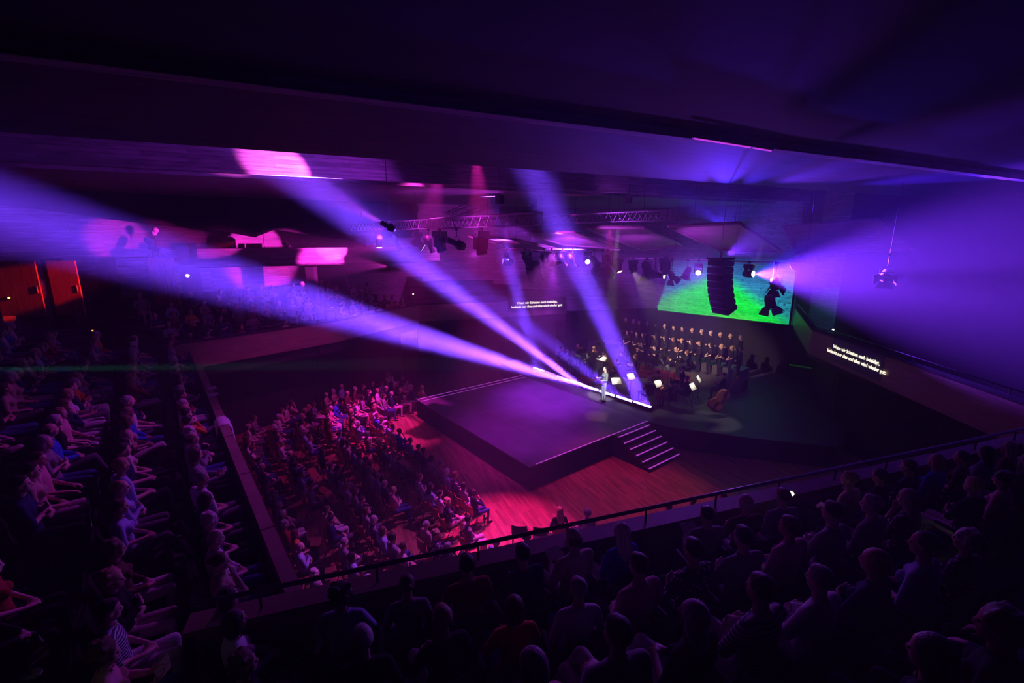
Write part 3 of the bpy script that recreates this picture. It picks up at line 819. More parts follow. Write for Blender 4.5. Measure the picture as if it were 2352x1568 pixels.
# ------------------------------------------------------------------ people
def hairy(m):
    b = m.node_tree.nodes['Principled BSDF']; c = b.inputs['Base Color'].default_value[:3]
    return noisy(m, [v * .55 for v in c], [min(1, v * 1.25) for v in c], 26, 4, (2.2, 2.2, .35), .5)
SKIN = [mat('skin_light', (.72, .46, .36), .5), mat('skin_tan', (.58, .36, .26), .5), mat('skin_pale', (.8, .56, .46), .5), mat('skin_brown', (.32, .18, .12), .5)]
HAIRM = {'grey': mat('grey_hair', (.5, .48, .46), .6), 'white': mat('white_hair', (.8, .78, .74), .6), 'dark': mat('dark_hair', (.035, .025, .02), .5),
         'brown': mat('brown_hair', (.14, .075, .04), .5), 'blond': mat('blond_hair', (.55, .38, .19), .5)}
for _m in HAIRM.values(): hairy(_m)
def cloth(n, c, r=.85): return mat(n, c, r, spec=.15)
def striped(n, c1, c2, sc):
    m = mat(n, c1, .85, spec=.15); b = m.node_tree.nodes['Principled BSDF']
    tc = N(m, 'ShaderNodeTexCoord'); wv = N(m, 'ShaderNodeTexWave'); wv.bands_direction = 'Z'; wv.inputs['Scale'].default_value = sc
    cr = N(m, 'ShaderNodeValToRGB'); cr.color_ramp.interpolation = 'CONSTANT'; cr.color_ramp.elements[1].position = .5
    cr.color_ramp.elements[0].color = (*c1, 1); cr.color_ramp.elements[1].color = (*c2, 1)
    L(m, tc.outputs['Object'], wv.inputs['Vector']); L(m, wv.outputs['Color'], cr.inputs[0]); L(m, cr.outputs[0], b.inputs['Base Color'])
    return m
def floral(n, c1, c2, sc):
    m = mat(n, c1, .85, spec=.15); b = m.node_tree.nodes['Principled BSDF']
    tc = N(m, 'ShaderNodeTexCoord'); vr = N(m, 'ShaderNodeTexVoronoi'); vr.inputs['Scale'].default_value = sc
    cr = N(m, 'ShaderNodeValToRGB'); cr.color_ramp.interpolation = 'CONSTANT'; cr.color_ramp.elements[1].position = .33
    cr.color_ramp.elements[0].color = (*c2, 1); cr.color_ramp.elements[1].color = (*c1, 1)
    L(m, tc.outputs['Object'], vr.inputs['Vector']); L(m, vr.outputs['Distance'], cr.inputs[0]); L(m, cr.outputs[0], b.inputs['Base Color'])
    return m
TOPS = [('white shirt', cloth('white_cotton', (.8, .8, .8)), 5), ('pale blue shirt', cloth('pale_blue_cotton', (.42, .55, .8)), 4), ('black top', cloth('black_jersey', (.015, .015, .017)), 6),
        ('navy jacket', cloth('navy_wool', (.02, .03, .085)), 5), ('grey jumper', cloth('grey_knit', (.3, .3, .31)), 4), ('dark red top', cloth('dark_red_knit', (.35, .03, .04)), 2),
        ('orange top', cloth('orange_cotton', (.8, .25, .04)), 1.4), ('rose blouse', cloth('rose_cotton', (.75, .4, .42)), 3), ('bright blue top', cloth('bright_blue_cotton', (.05, .16, .7)), 1.4),
        ('beige cardigan', cloth('beige_knit', (.55, .44, .32)), 3), ('striped shirt', striped('striped_cotton', (.75, .75, .75), (.06, .06, .14), 9), 2), ('flowered blouse', floral('flowered_cotton', (.05, .05, .09), (.75, .6, .65), 22), 2),
        ('brown jacket', cloth('brown_wool', (.13, .07, .045)), 2), ('cream pullover', cloth('cream_knit', (.74, .68, .56)), 3)]
LEGS = [('black trousers', cloth('black_trouser', (.015, .015, .018))), ('blue jeans', cloth('blue_denim', (.06, .1, .27))), ('pale trousers', cloth('pale_chino', (.62, .56, .5))),
        ('grey trousers', cloth('grey_trouser', (.16, .16, .17))), ('white trousers', cloth('white_linen', (.78, .76, .74)))]
SHOE = mat('dark_leather', (.02, .017, .015), .4)
DG = bpy.context.evaluated_depsgraph_get
def sdf_caps(P, a, b, ra, rb):
    a = np.array(a); b = np.array(b); d = b - a; L2 = max(d @ d, 1e-9)
    t = np.clip(((P - a) @ d) / L2, 0, 1)
    return np.linalg.norm(P - a - t[:, None] * d, axis=1) - (ra + (rb - ra) * t)
def bm_caps(bm, a, b, ra, rb):
    a = Vector(a); b = Vector(b)
    for p, r in ((a, ra), (b, rb)):
        bmesh.ops.create_icosphere(bm, subdivisions=2, radius=r, matrix=Matrix.Translation(p))
    if (b - a).length > 1e-4: tube(bm, a, b, ra, 12, rb)
def bm_ell(bm, c, r, rot=None, sub=3):
    m = Matrix.Translation(c) @ (rot if rot else Matrix.Identity(4)) @ Matrix.Diagonal((*r, 1))
    bmesh.ops.create_icosphere(bm, subdivisions=sub, radius=1, matrix=m)
def bm_rings(bm, rings, n=18):
    prev = None
    for c, rx, ry, up in rings:
        c = Vector(c); up = Vector(up).normalized()
        y = Vector((0, 1, 0)); y = (y - up * y.dot(up)).normalized(); x = y.cross(up)
        ring = [bm.verts.new(c + x * cos(2 * pi * k / n) * rx + y * sin(2 * pi * k / n) * ry) for k in range(n)]
        if prev is None: bm.faces.new(ring)
        else:
            for k in range(n): bm.faces.new((prev[k], ring[k], ring[(k + 1) % n], prev[(k + 1) % n]))
        prev = ring
    bm.faces.new(prev[::-1])
    bmesh.ops.recalc_face_normals(bm, faces=bm.faces)
def remesh(bm, voxel, ratio, smooth=2):
    me = bpy.data.meshes.new('tmp'); bm.to_mesh(me); bm.free()
    o = bpy.data.objects.new('tmp', me); COL.objects.link(o)
    m = o.modifiers.new('r', 'REMESH'); m.mode = 'VOXEL'; m.voxel_size = voxel
    if smooth:
        s = o.modifiers.new('s', 'SMOOTH'); s.factor = .5; s.iterations = smooth
    d = o.modifiers.new('d', 'DECIMATE'); d.ratio = ratio
    dg = DG(); dg.update()
    out = bpy.data.meshes.new_from_object(o.evaluated_get(dg))
    bpy.data.objects.remove(o); bpy.data.meshes.remove(me)
    return out
def hand(prims, w, d, palm, side, curl=.5):
    """five fingers leaving a palm: w wrist, d direction, palm the way the palm faces; side +1 when the thumb lies along d x palm"""
    w = Vector(w); d = Vector(d).normalized(); palm = Vector(palm); palm = (palm - d * palm.dot(d)).normalized(); x = d.cross(palm) * side
    prims.append(('hand', w, w + d * .03, .026, .028))
    for i, (ox, ln) in enumerate(((.03, .07), (.010, .08), (-.010, .075), (-.029, .058))):
        k0 = w + d * .085 + x * ox; prims.append(('hand', w + d * .02 + x * ox * .6, k0, .015, .0115))
        d1 = (d * cos(curl * .6) + palm * sin(curl * .6)).normalized(); d2 = (d * cos(curl * 1.6) + palm * sin(curl * 1.6)).normalized()
        k1 = k0 + d1 * ln * .5 + x * ox * .12; prims.append(('hand', k0, k1, .0105, .0095)); prims.append(('hand', k1, k1 + d2 * ln * .5, .0095, .008))
    t0 = w + d * .025 + x * .028; t1 = t0 + (d * .6 + x * .75 + palm * .2).normalized() * .045
    prims.append(('hand', t0, t1, .014, .012)); prims.append(('hand', t1, t1 + (d * .9 + x * .2 + palm * .3).normalized() * .035, .0115, .0095))
POSES = {
 # elbow R, wrist R, hand dir R, palm dir R / the same for L
 'lap':    dict(er=(.25, -.02, .76), wr=(.09, .21, .645), hr=(-.75, .55, -.2), pr=(0, 0, -1), el=(-.25, -.02, .76), wl=(-.09, .21, .645), hl=(.75, .5, -.15), pl=(0, 0, -1)),
 'cross':  dict(er=(.26, .04, .79), wr=(-.02, .19, .83), hr=(-1, -.1, .15), pr=(0, -1, 0), el=(-.26, .04, .79), wl=(.02, .215, .79), hl=(1, -.1, -.05), pl=(0, -1, 0)),
 'thigh':  dict(er=(.27, -.02, .77), wr=(.14, .27, .65), hr=(-.15, 1, -.25), pr=(0, 0, -1), el=(-.27, -.02, .77), wl=(-.14, .27, .65), hl=(.15, 1, -.25), pl=(0, 0, -1)),
 'chin':   dict(er=(.17, .22, .80), wr=(.075, .13, 1.03), hr=(-.25, -.1, 1), pr=(-.6, -.6, 0), el=(-.25, .03, .78), wl=(.03, .22, .76), hl=(1, .2, 0), pl=(0, -1, 0)),
 'read':   dict(er=(.24, .02, .77), wr=(.10, .27, .75), hr=(-.3, .9, .25), pr=(-1, 0, .2), el=(-.24, .02, .77), wl=(-.10, .27, .75), hl=(.3, .9, .25), pl=(1, 0, .2)),
 'legs':   dict(er=(.25, -.02, .76), wr=(.05, .25, .69), hr=(-.8, .5, -.1), pr=(0, 0, -1), el=(-.26, -.02, .76), wl=(-.05, .25, .70), hl=(.8, .4, 0), pl=(0, 0, -1), crossed=True),
 'bow':    dict(er=(.33, .12, .86), wr=(.22, .36, .92), hr=(-.4, .8, -.3), pr=(0, 0, -1), el=(-.27, .12, .84), wl=(-.17, .34, 1.02), hl=(.1, .6, .6), pl=(.6, -.3, 0)),
 'wind':   dict(er=(.25, .1, .80), wr=(.04, .30, .84), hr=(-.7, .5, .1), pr=(-.2, -.9, 0), el=(-.25, .1, .84), wl=(-.03, .30, .98), hl=(.7, .5, .1), pl=(.2, -.9, 0)),
 'stand':  dict(er=(.235, -.02, 1.13), wr=(.10, .17, 1.02), hr=(-.8, .4, -.2), pr=(0, -.4, -1), el=(-.235, -.02, 1.13), wl=(-.10, .17, 1.02), hl=(.8, .4, -.2), pl=(0, -.4, -1), stand=True),
 'sing':   dict(er=(.25, .0, 1.14), wr=(.20, .25, 1.16), hr=(-.3, .9, .3), pr=(-.5, 0, .8), el=(-.25, .0, 1.14), wl=(-.17, .24, 1.13), hl=(.3, .9, .2), pl=(.5, 0, .8), stand=True),
 'conduct': dict(er=(.36, .15, 1.2), wr=(.42, .40, 1.28), hr=(-.1, 1, .2), pr=(-.4, 0, -1), el=(-.36, .15, 1.2), wl=(-.40, .42, 1.25), hl=(.1, 1, .1), pl=(.4, 0, -1), stand=True, lean=.14)}
def person_meshes(pose, female=False, voxel=.0125, ratio=.3, head_turn=(0, 0)):
    q = POSES[pose]; st = q.get('stand'); pr = []
    ln = q.get('lean', 0)
    dz = .42 if st else 0
    H = Vector((0, -.005 + ln * 1.1, 1.245 + dz - ln * .1)); NB = Vector((0, -.035 + ln * .85, 1.07 + dz - ln * .08)); CH = Vector((0, -.045 + ln * .5, .92 + dz)); PV = Vector((0, 0, .55 + dz))
    sw = .165 if female else .185
    bm = bmesh.new()
    k = .92 if female else 1
    bm_rings(bm, [((0, .0, .455 + dz), .10, .08, (0, 0, 1)), ((0, -.005, .48 + dz), .155 / k ** .5, .112, (0, 0, 1)), ((0, -.01, .56 + dz), .165, .115, (0, 0, 1)), ((0, -.02 + ln * .2, .68 + dz), .142 * k, .102, (0, 0, 1)),
                  ((0, -.035 + ln * .35, .80 + dz), .152 * k, .108, (0, .05, 1)), ((0, -.04 + ln * .5, .91 + dz), .17 * k, .115, (0, 0, 1)), ((0, -.045 + ln * .65, .99 + dz), .172 * k, .098, (0, .1, 1)), ((0, -.045 + ln * .75, 1.045 + dz), .13 * k, .07, (0, .1, 1)), ((0, -.04 + ln * .8, 1.075 + dz), .07, .055, (0, .15, 1))])
    if female:
        for sx in (-1, 1): bm_ell(bm, (sx * .075, .055 + ln * .5, .90 + dz), (.062, .055, .058), sub=2)
    for sx, e, w_, h_, p_ in ((1, 'er', 'wr', 'hr', 'pr'), (-1, 'el', 'wl', 'hl', 'pl')):
        sh = Vector((sx * sw, -.045 + ln * .7, 1.01 + dz - ln * .05)); E_ = Vector(q[e]) + Vector((0, 0, 0)); W_ = Vector(q[w_])
        pr.append(('uparm', sh, E_, .056 * k, .043 * k)); pr.append(('forearm', E_, W_, .042 * k, .027 * k))
        bm_caps(bm, (sx * .09, -.045 + ln * .7, 1.02 + dz), sh, .055, .055 * k)
        hand(pr, W_, q[h_], q[p_], sx, .55)
        if st:
            hp = Vector((sx * .09, 0, .93)); kn = Vector((sx * .1, .015, .5)); an = Vector((sx * .1, -.02, .085))
        elif q.get('crossed') and sx > 0:
            hp = Vector((.09, .01, .52)); kn = Vector((.02, .46, .60)); an = Vector((-.14, .58, .24))
        else:
            hp = Vector((sx * .09, .01, .52)); kn = Vector((sx * .115, .45, .51)); an = Vector((sx * .115, .43, .085))
        pr.append(('thigh', hp, kn, .083, .058)); pr.append(('shin', kn, an, .056, .04))
        fd = Vector((sx * .15, 1, -.12)) if not (q.get('crossed') and sx > 0) else Vector((-.3, .8, -.7))
        fd.normalize(); pr.append(('foot', an + Vector((0, -.03, -.045)), an + fd * .16 + Vector((0, 0, -.035)), .038, .033))
    for lab, a, b, ra, rb in pr: bm_caps(bm, a, b, ra, rb)
    # neck and head
    bm_caps(bm, NB - Vector((0, .0, .03)), H + Vector((0, -.02, -.06)), .056, .052)
    T = Matrix.Translation(H) @ Matrix.Rotation(head_turn[0], 4, 'Z') @ Matrix.Rotation(head_turn[1], 4, 'X')
    def he(c, r, sub=3): bm_ell(bm, T @ Vector(c), r, Matrix.Rotation(head_turn[0], 4, 'Z'), sub)
    he((0, -.008, .03), (.077, .098, .092)); he((0, .025, -.04), (.06, .068, .078)); he((0, .065, -.085), (.028, .024, .024), 2)
    he((0, .072, .02), (.052, .02, .014), 2); he((0, .08, -.055), (.024, .014, .013), 2)
    for sx in (-1, 1): he((sx * .079, -.01, -.012), (.011, .024, .034), 2); he((sx * .043, .055, -.018), (.025, .022, .02), 2)
    bm_caps(bm, T @ Vector((0, .088, .008)), T @ Vector((0, .106, -.03)), .009, .014)
    pr += [('neck', NB - Vector((0, 0, .02)), H + Vector((0, -.02, -.06)), .05, .045), ('head', H + Vector((0, 0, -.03)), H + Vector((0, 0, .03)), .09, .1),
           ('torso', PV + Vector((0, 0, .08)), CH, .13, .15), ('torso', CH, NB - Vector((0, 0, .07)), .15, .1), ('torso', (-.16, CH.y, CH.z + .08), (.16, CH.y, CH.z + .08), .07, .07), ('pelvis', PV + Vector((0, 0, -.06)), PV, .15, .14)]
    me = remesh(bm, voxel, ratio)
    n = len(me.polygons); P = np.empty(n * 3); me.polygons.foreach_get('center', P); P = P.reshape(-1, 3)
    labs = ['hand', 'uparm', 'forearm', 'thigh', 'shin', 'foot', 'neck', 'head', 'torso', 'pelvis']
    best = np.full(n, 9.0); lab = np.zeros(n, int)
    for l_, a, b, ra, rb in pr:
        d = sdf_caps(P, a, b, ra, rb)
        i = d < best; best[i] = d[i]; lab[i] = labs.index(l_)
    lab[(P[:, 2] > NB.z + .02)] = np.where(lab[(P[:, 2] > NB.z + .02)] == labs.index('torso'), labs.index('neck'), lab[(P[:, 2] > NB.z + .02)])
    return me, lab, labs, T
def sub_mesh(me, keep, push, name):
    bm = bmesh.new(); bm.from_mesh(me); bm.faces.ensure_lookup_table()
    bmesh.ops.delete(bm, geom=[f for f in bm.faces if not keep[f.index]], context='FACES')
    bm.normal_update()
    mv = [(v, v.normal * push) for v in bm.verts]
    for v, d in mv: v.co += d
    rim = [e for e in bm.edges if e.is_boundary]            # turn the hem in to the skin
    r = bmesh.ops.extrude_edge_only(bm, edges=rim)
    for v in [g for g in r['geom'] if isinstance(g, bmesh.types.BMVert)]: v.co -= v.normal * push * 1.2 if v.normal.length else Vector()
    out = bpy.data.meshes.new(name); bm.to_mesh(out); bm.free()
    out.polygons.foreach_set('use_smooth', [True] * len(out.polygons))
    return out
def hair_mesh(kind):
    """in the head's own frame"""
    bm = bmesh.new()
    if kind == 'short': bm_ell(bm, (0, -.022, .042), (.085, .098, .095)); bm_ell(bm, (0, .03, .085), (.06, .05, .04), sub=2)
    elif kind == 'bob': bm_ell(bm, (0, -.025, .04), (.094, .104, .102)); bm_rings(bm, [((0, -.03, .05), .098, .095, (0, 0, 1)), ((0, -.035, -.04), .105, .088, (0, 0, 1)), ((0, -.04, -.105), .098, .075, (0, 0, 1)), ((0, -.04, -.12), .07, .05, (0, 0, 1))])
    elif kind == 'long': bm_ell(bm, (0, -.025, .04), (.092, .104, .1)); bm_rings(bm, [((0, -.03, .05), .095, .095, (0, 0, 1)), ((0, -.04, -.06), .1, .08, (0, 0, 1)), ((0, -.075, -.18), .115, .055, (0, -.2, 1)), ((0, -.10, -.30), .1, .04, (0, -.1, 1)), ((0, -.105, -.36), .06, .025, (0, 0, 1))])
    elif kind == 'bun': bm_ell(bm, (0, -.024, .04), (.086, .099, .096)); bm_ell(bm, (0, -.12, .05), (.042, .04, .042), sub=2)
    elif kind == 'curly':
        rnd = random.Random(3); bm_ell(bm, (0, -.025, .045), (.1, .105, .105))
        for i in range(26):
            a = rnd.uniform(0, 2 * pi); z = rnd.uniform(-.06, .14); r = .1 * math.sqrt(max(.05, 1 - ((z - .04) / .12) ** 2))
            p = (cos(a) * r, sin(a) * r - .03, z)
            if p[1] < .05: bm_ell(bm, p, (.032, .032, .032), sub=1)
    else:       # a thin wreath of hair round a bald crown
        bm_rings(bm, [((0, -.03, -.05), .075, .075, (0, 0, 1)), ((0, -.028, -.03), .083, .086, (0, 0, 1)), ((0, -.02, .03), .0815, .096, (0, 0, 1)), ((0, -.02, .045), .07, .085, (0, 0, 1))])
    me = remesh(bm, .011, .3, 3); me.name = 'hair'
    me.polygons.foreach_set('use_smooth', [True] * len(me.polygons))
    me.materials.append(HAIRM['dark'])
    return me
HAIR = {k: hair_mesh(k) for k in ('short', 'bob', 'long', 'bun', 'curly', 'bald')}
bm = bmesh.new(); bm_ell(bm, (0, 0, 0), (.0125, .0125, .0125), sub=2); EYE_ME = bpy.data.meshes.new('eye'); bm.to_mesh(EYE_ME); bm.free(); EYE_ME.materials.append(mat('eye_dark', (.03, .02, .02), .15))
PROTO = {}
def proto(pose, female, sleeve, legs='long'):
    key = (pose, female, sleeve, legs)
    if key in PROTO: return PROTO[key]
    bk = ('body', pose, female)
    turn = {'lap': (.12, -.05), 'cross': (0, 0), 'thigh': (-.15, 0), 'chin': (.1, -.1), 'read': (0, -.12), 'legs': (.2, 0), 'bow': (-.35, -.1), 'wind': (0, -.12), 'stand': (0, 0), 'sing': (.3, .05), 'conduct': (0, -.3)}[pose]
    if bk not in PROTO:
        PROTO[bk] = person_meshes(pose, female, head_turn=turn)
        PROTO[bk][0].name = 'body'; PROTO[bk][0].materials.append(SKIN[0])
        PROTO[bk][0].polygons.foreach_set('use_smooth', [True] * len(PROTO[bk][0].polygons))
    me, lab, labs, T = PROTO[bk]
    ix = labs.index
    top = (lab == ix('torso')) | (lab == ix('uparm')) | (lab == ix('pelvis')) & False
    if sleeve == 'long': top |= lab == ix('forearm')
    if sleeve == 'none':
        n = len(me.polygons); P = np.empty(n * 3); me.polygons.foreach_get('center', P); P = P.reshape(-1, 3)
        top = (lab == ix('torso')) & (P[:, 2] < T.translation.z - .22)
    bot = (lab == ix('thigh')) | (lab == ix('shin')) | (lab == ix('pelvis'))
    d = dict(body=me, T=T, top=sub_mesh(me, top, .011, 'shirt'), bottom=sub_mesh(me, bot, .010, 'trousers'), shoes=sub_mesh(me, lab == ix('foot'), .008, 'shoes'))
    for k_ in ('top', 'bottom', 'shoes'): d[k_].materials.append(SHOE)
    PROTO[key] = d
    return d
FAR = {}
def far_mesh(pose, female, sleeve, hair):
    """one light mesh with the slots skin, top, trousers, shoes, hair"""
    key = (pose, female, sleeve, hair)
    if key in FAR: return FAR[key]
    bk = ('far', pose, female)
    if bk not in FAR:
        FAR[bk] = person_meshes(pose, female, .02, .32, {'lap': (.12, -.05), 'bow': (-.35, -.1), 'read': (0, -.12), 'legs': (.2, 0)}.get(pose, (0, 0)))
    me0, lab, labs, T = FAR[bk]
    me = me0.copy(); me.name = 'person'
    ix = labs.index
    slot = np.zeros(len(lab), np.int32)
    slot[(lab == ix('torso')) | (lab == ix('uparm')) | ((lab == ix('forearm')) if sleeve == 'long' else False)] = 1
    slot[(lab == ix('thigh')) | (lab == ix('shin')) | (lab == ix('pelvis'))] = 2
    slot[lab == ix('foot')] = 3
    bm = bmesh.new(); bm.from_mesh(me); h0 = len(bm.faces)
    hm = HAIR[hair].copy(); hm.transform(T)
    bm.from_mesh(hm); bpy.data.meshes.remove(hm)
    bm.faces.ensure_lookup_table()
    bm.to_mesh(me); bm.free()
    idx = np.full(len(me.polygons), 4, np.int32); idx[:h0] = slot
    me.materials.clear()
    for m_ in (SKIN[0], TOPS[0][1], LEGS[0][1], SHOE, HAIRM['dark']): me.materials.append(m_)
    me.polygons.foreach_set('material_index', idx)
    me.polygons.foreach_set('use_smooth', [True] * len(me.polygons))
    FAR[key] = me
    return me
def slot_mat(o, i, m):
    o.material_slots[i].link = 'OBJECT'; o.material_slots[i].material = m
def person(loc, yaw, pose, female, sleeve, hair, hcol, top, bottom, skin, label, group, sc=1.0, near=True, eyes=False):
    if not near:
        o = mesh_obj('person', far_mesh(pose, female, sleeve, hair)); o.location = loc; o.rotation_euler = (0, 0, yaw); o.scale = (sc, sc, sc)
        for i, m_ in enumerate((skin, top, bottom, SHOE, HAIRM[hcol])): slot_mat(o, i, m_)
        return tag(o, label, 'person', group)
    d = proto(pose, female, sleeve)
    e = empty('person', loc, yaw); e.scale = (sc, sc, sc)
    tag(e, label, 'person', group)
    for nm, me, m_ in (('body', d['body'], skin), ('shirt', d['top'], top), ('trousers', d['bottom'], bottom), ('shoes', d['shoes'], SHOE)):
        o = mesh_obj(nm, me, None, e); slot_mat(o, 0, m_)
    o = mesh_obj('hair', HAIR[hair], None, e); o.matrix_local = d['T']; slot_mat(o, 0, HAIRM[hcol])
    if eyes:
        for sx in (-1, 1):
            o = mesh_obj('eye', EYE_ME, None, e); o.matrix_local = d['T'] @ Matrix.Translation((sx * .032, .078, .0))
    return e

# ------------------------------------------------------------------ seats
M['seatcloth'] = cloth('black_seat_cloth', (.02, .016, .016)); M['shell'] = noisy(mat('beech_seat_shell', (.4, .17, .08), .4), (.34, .14, .06), (.46, .2, .1), 4, 3, (1, 1, 6))
def rounded(bm, lo, hi, r=.03):
    n0 = len(bm.verts); box(bm, lo, hi); bm.verts.ensure_lookup_table()
    vs = bm.verts[n0:]; es = [e for e in bm.edges if e.verts[0] in vs and e.verts[1] in vs]
    bmesh.ops.bevel(bm, geom=es, offset=r, segments=2, affect='EDGES')
def seat_pieces():
    d = {}
    def mk(nm, f, m):
        bm = bmesh.new(); f(bm); me = bpy.data.meshes.new(nm); bm.normal_update(); bm.to_mesh(me); bm.free(); me.materials.append(m); d[nm] = me
    mk('seat', lambda b: rounded(b, (-.24, -.18, .33), (.24, .25, .43)), M['seatcloth'])
    def back(b):
        rounded(b, (-.25, -.06, -.04), (.25, .02, .5), .035)
        for v in b.verts: v.co = Matrix.Rotation(.2, 4, 'X') @ v.co + Vector((0, -.21, .40))
    mk('backrest', back, M['seatcloth'])
    mk('pedestal', lambda b: box(b, (-.2, -.12, 0), (.2, .1, .34)), M['black'])
    mk('armrest', lambda b: (rounded(b, (-.3, -.2, .58), (-.255, .16, .62), .012), box(b, (-.29, -.2, 0), (-.265, -.14, .6))), M['black'])
    return d
SEATP = seat_pieces()
def stall_chair():
    """light stacking chair: tube legs, curved shell seat and back - one mesh of two materials"""
    bm = bmesh.new()
    for sx in (-.2, .2):
        polytube(bm, [(sx, .2, 0), (sx, .2, .42), (sx, -.18, .42), (sx, -.23, .8)], .012, 5); polytube(bm, [(sx, -.05, .42), (sx, -.27, 0)], .012, 5)
    nf = len(bm.faces)
    def curved(y, z0, z1, tilt):
        n = 6; A = []
        for k in range(n + 1):
            x = -.22 + .44 * k / n; c = -.05 * (1 - (x / .22) ** 2)
            A.append([bm.verts.new((x, y + c + dy + (z - z0) * tilt, z)) for z in (z0, z1) for dy in (0, .014)])
        for a, b in zip(A, A[1:]):
            for i, j in ((0, 2), (2, 3), (3, 1), (1, 0)): bm.faces.new((a[i], b[i], b[j], a[j]))
        bm.faces.new((A[0][0], A[0][2], A[0][3], A[0][1])); bm.faces.new((A[-1][0], A[-1][1], A[-1][3], A[-1][2]))
    curved(-.2, .55, .84, -.15); box(bm, (-.22, -.2, .425), (.22, .22, .442))
    bmesh.ops.recalc_face_normals(bm, faces=bm.faces)
    me = bpy.data.meshes.new('chair'); bm.to_mesh(me); bm.free()
    me.materials.append(M['black']); me.materials.append(M['shell'])
    me.polygons.foreach_set('material_index', [0 if i < nf else 1 for i in range(len(me.polygons))])
    return me
STALL_ME = stall_chair()
def tipup(loc, yaw, label, group):
    e = empty('theatre_seat', loc, yaw); tag(e, label, 'seat', group)
    for nm in ('seat', 'backrest', 'pedestal', 'armrest'): mesh_obj(nm, SEATP[nm], None, e)
    return e
# ------------------------------------------------------------------ audience
RND = random.Random(11)
def dress(rnd):
    female = rnd.random() < .52
    hair = rnd.choice(['short', 'bob', 'long', 'bun', 'bob', 'curly'] if female else ['short', 'short', 'short', 'bald', 'short'])
    hcol = rnd.choices(['grey', 'white', 'dark', 'brown', 'blond'], [3, 2, 5, 4, 2.5])[0]
    top = rnd.choices(TOPS, [t[2] for t in TOPS])[0]
    return dict(female=female, hair=hair, hcol=hcol, top=top, sleeve=rnd.choice(['long', 'short']), bottom=rnd.choices(LEGS, [5, 4, 2, 3, 1.4])[0], skin=rnd.choices(SKIN, [5, 3, 4, .5])[0],
                pose=rnd.choices(['lap', 'cross', 'thigh', 'chin', 'read', 'legs'], [4, 4, 1, 1.2, 1.2, 3])[0])
HW = {'short': 'short %s hair', 'bob': 'chin-length %s hair', 'long': 'long %s hair', 'bun': 'tied %s hair', 'curly': 'curly %s hair', 'bald': 'bald crown'}
def hairword(d):
    return HW[d['hair']] % d['hcol'] if '%s' in HW[d['hair']] else HW[d['hair']]
def view(p):
    r = Vector(p) - EYE; dep = r.y * cos(PITCH) - r.z * sin(PITCH); up = r.y * sin(PITCH) + r.z * cos(PITCH)
    return dep, 1176 + FPX * r.x / max(dep, .01), 784 - FPX * up / max(dep, .01)
AISLE = []                         # lit stair edges, each on the row it lies on
for _px, _py in ((2015, 1268), (2150, 1348)):
    _c = [(abs((atz(_px, _py, z) - PL).dot(PN) - d), atz(_px, _py, z), k) for k, (d, z) in enumerate(NROWS)]
    AISLE.append(min(_c, key=lambda c: c[0])[1])
SPOTS = []     # (size, block, row, seat, loc, yaw)
def add(block, row, seat, loc, face):
    loc = Vector(loc)
    dep, px, py = view(loc + Vector((0, 0, 1.0)))
    if dep < 1.2 or px < -70 or px > 2420 or py < 300 or py > 1640: return
    SPOTS.append([dep, block, row, seat, loc, math.atan2(face.y, face.x) - pi / 2 + RND.uniform(-.16, .16)])
for k, (s, z) in enumerate(TROWS[:9]):
    n = 0
    for j in range(34):
        t = 3.0 + .58 * j
        if t > 20.8: break
        n += 1
        if RND.random() < .82: add('side terrace', k, j, hall(s, t + RND.uniform(-.04, .04), z), E1 + E2 * RND.uniform(-.05, .25))
for k, (d, z) in enumerate(NROWS[:5]):
    for j in range(30):
        l = -1 + .62 * j + .2 * (k % 2)
        p = PL + PD * l + PN * d
        if l < .7 + .5 * k: continue
        q_ = Vector((p.x, p.y, 0)); a_ = AISLE[0] * 1; c_ = (AISLE[1] - AISLE[0]); a_.z = c_.z = 0; c_.normalize()
        if k > 0 and ((q_ - a_) - c_ * (q_ - a_).dot(c_)).length < .42: continue          # the lit stair
        if RND.random() < .93: add('near terrace', k, j, (p.x, p.y, z), -PN + PD * RND.uniform(-.25, .1))
CC = hall(9.6, 18.2)
for k in range(8):
    s = 6.9 - .98 * k
    if s < 1.9: break
    for j in range(24):
        t = 5.6 + .56 * j
        if t > 18.2 - .2: break
        if k == 0 and t < 10.4: continue
        if RND.random() < .84: add('stalls', k, j, hall(s + RND.uniform(-.07, .07), t + RND.uniform(-.06, .06)), E1 + E2 * RND.uniform(-.1, .15))
for k in range(8):
    R_ = 2.7 + .98 * k
    m = int(R_ * pi / 2 / .58) + 2
    for j in range(m):
        a = (j + .5) * .58 / R_
        if a > pi / 2 + .35: break
        p = CC + (-E1 * cos(a) + E2 * sin(a)) * R_
        q = Vector((p.x, p.y))
        ok = True
        for a_, b_ in zip(RING, RING[1:]):
            dd = (b_ - a_).normalized(); nn = Vector((-dd.y, dd.x))
            if (q - a_).dot(nn) > .9: ok = False
        s_ = p.x * E1.x + p.y * E1.y
        if s_ < 1.7 or not ok: continue
        if RND.random() < .93: add('curved stalls', k, j, p, CC - p + E1 * 3)
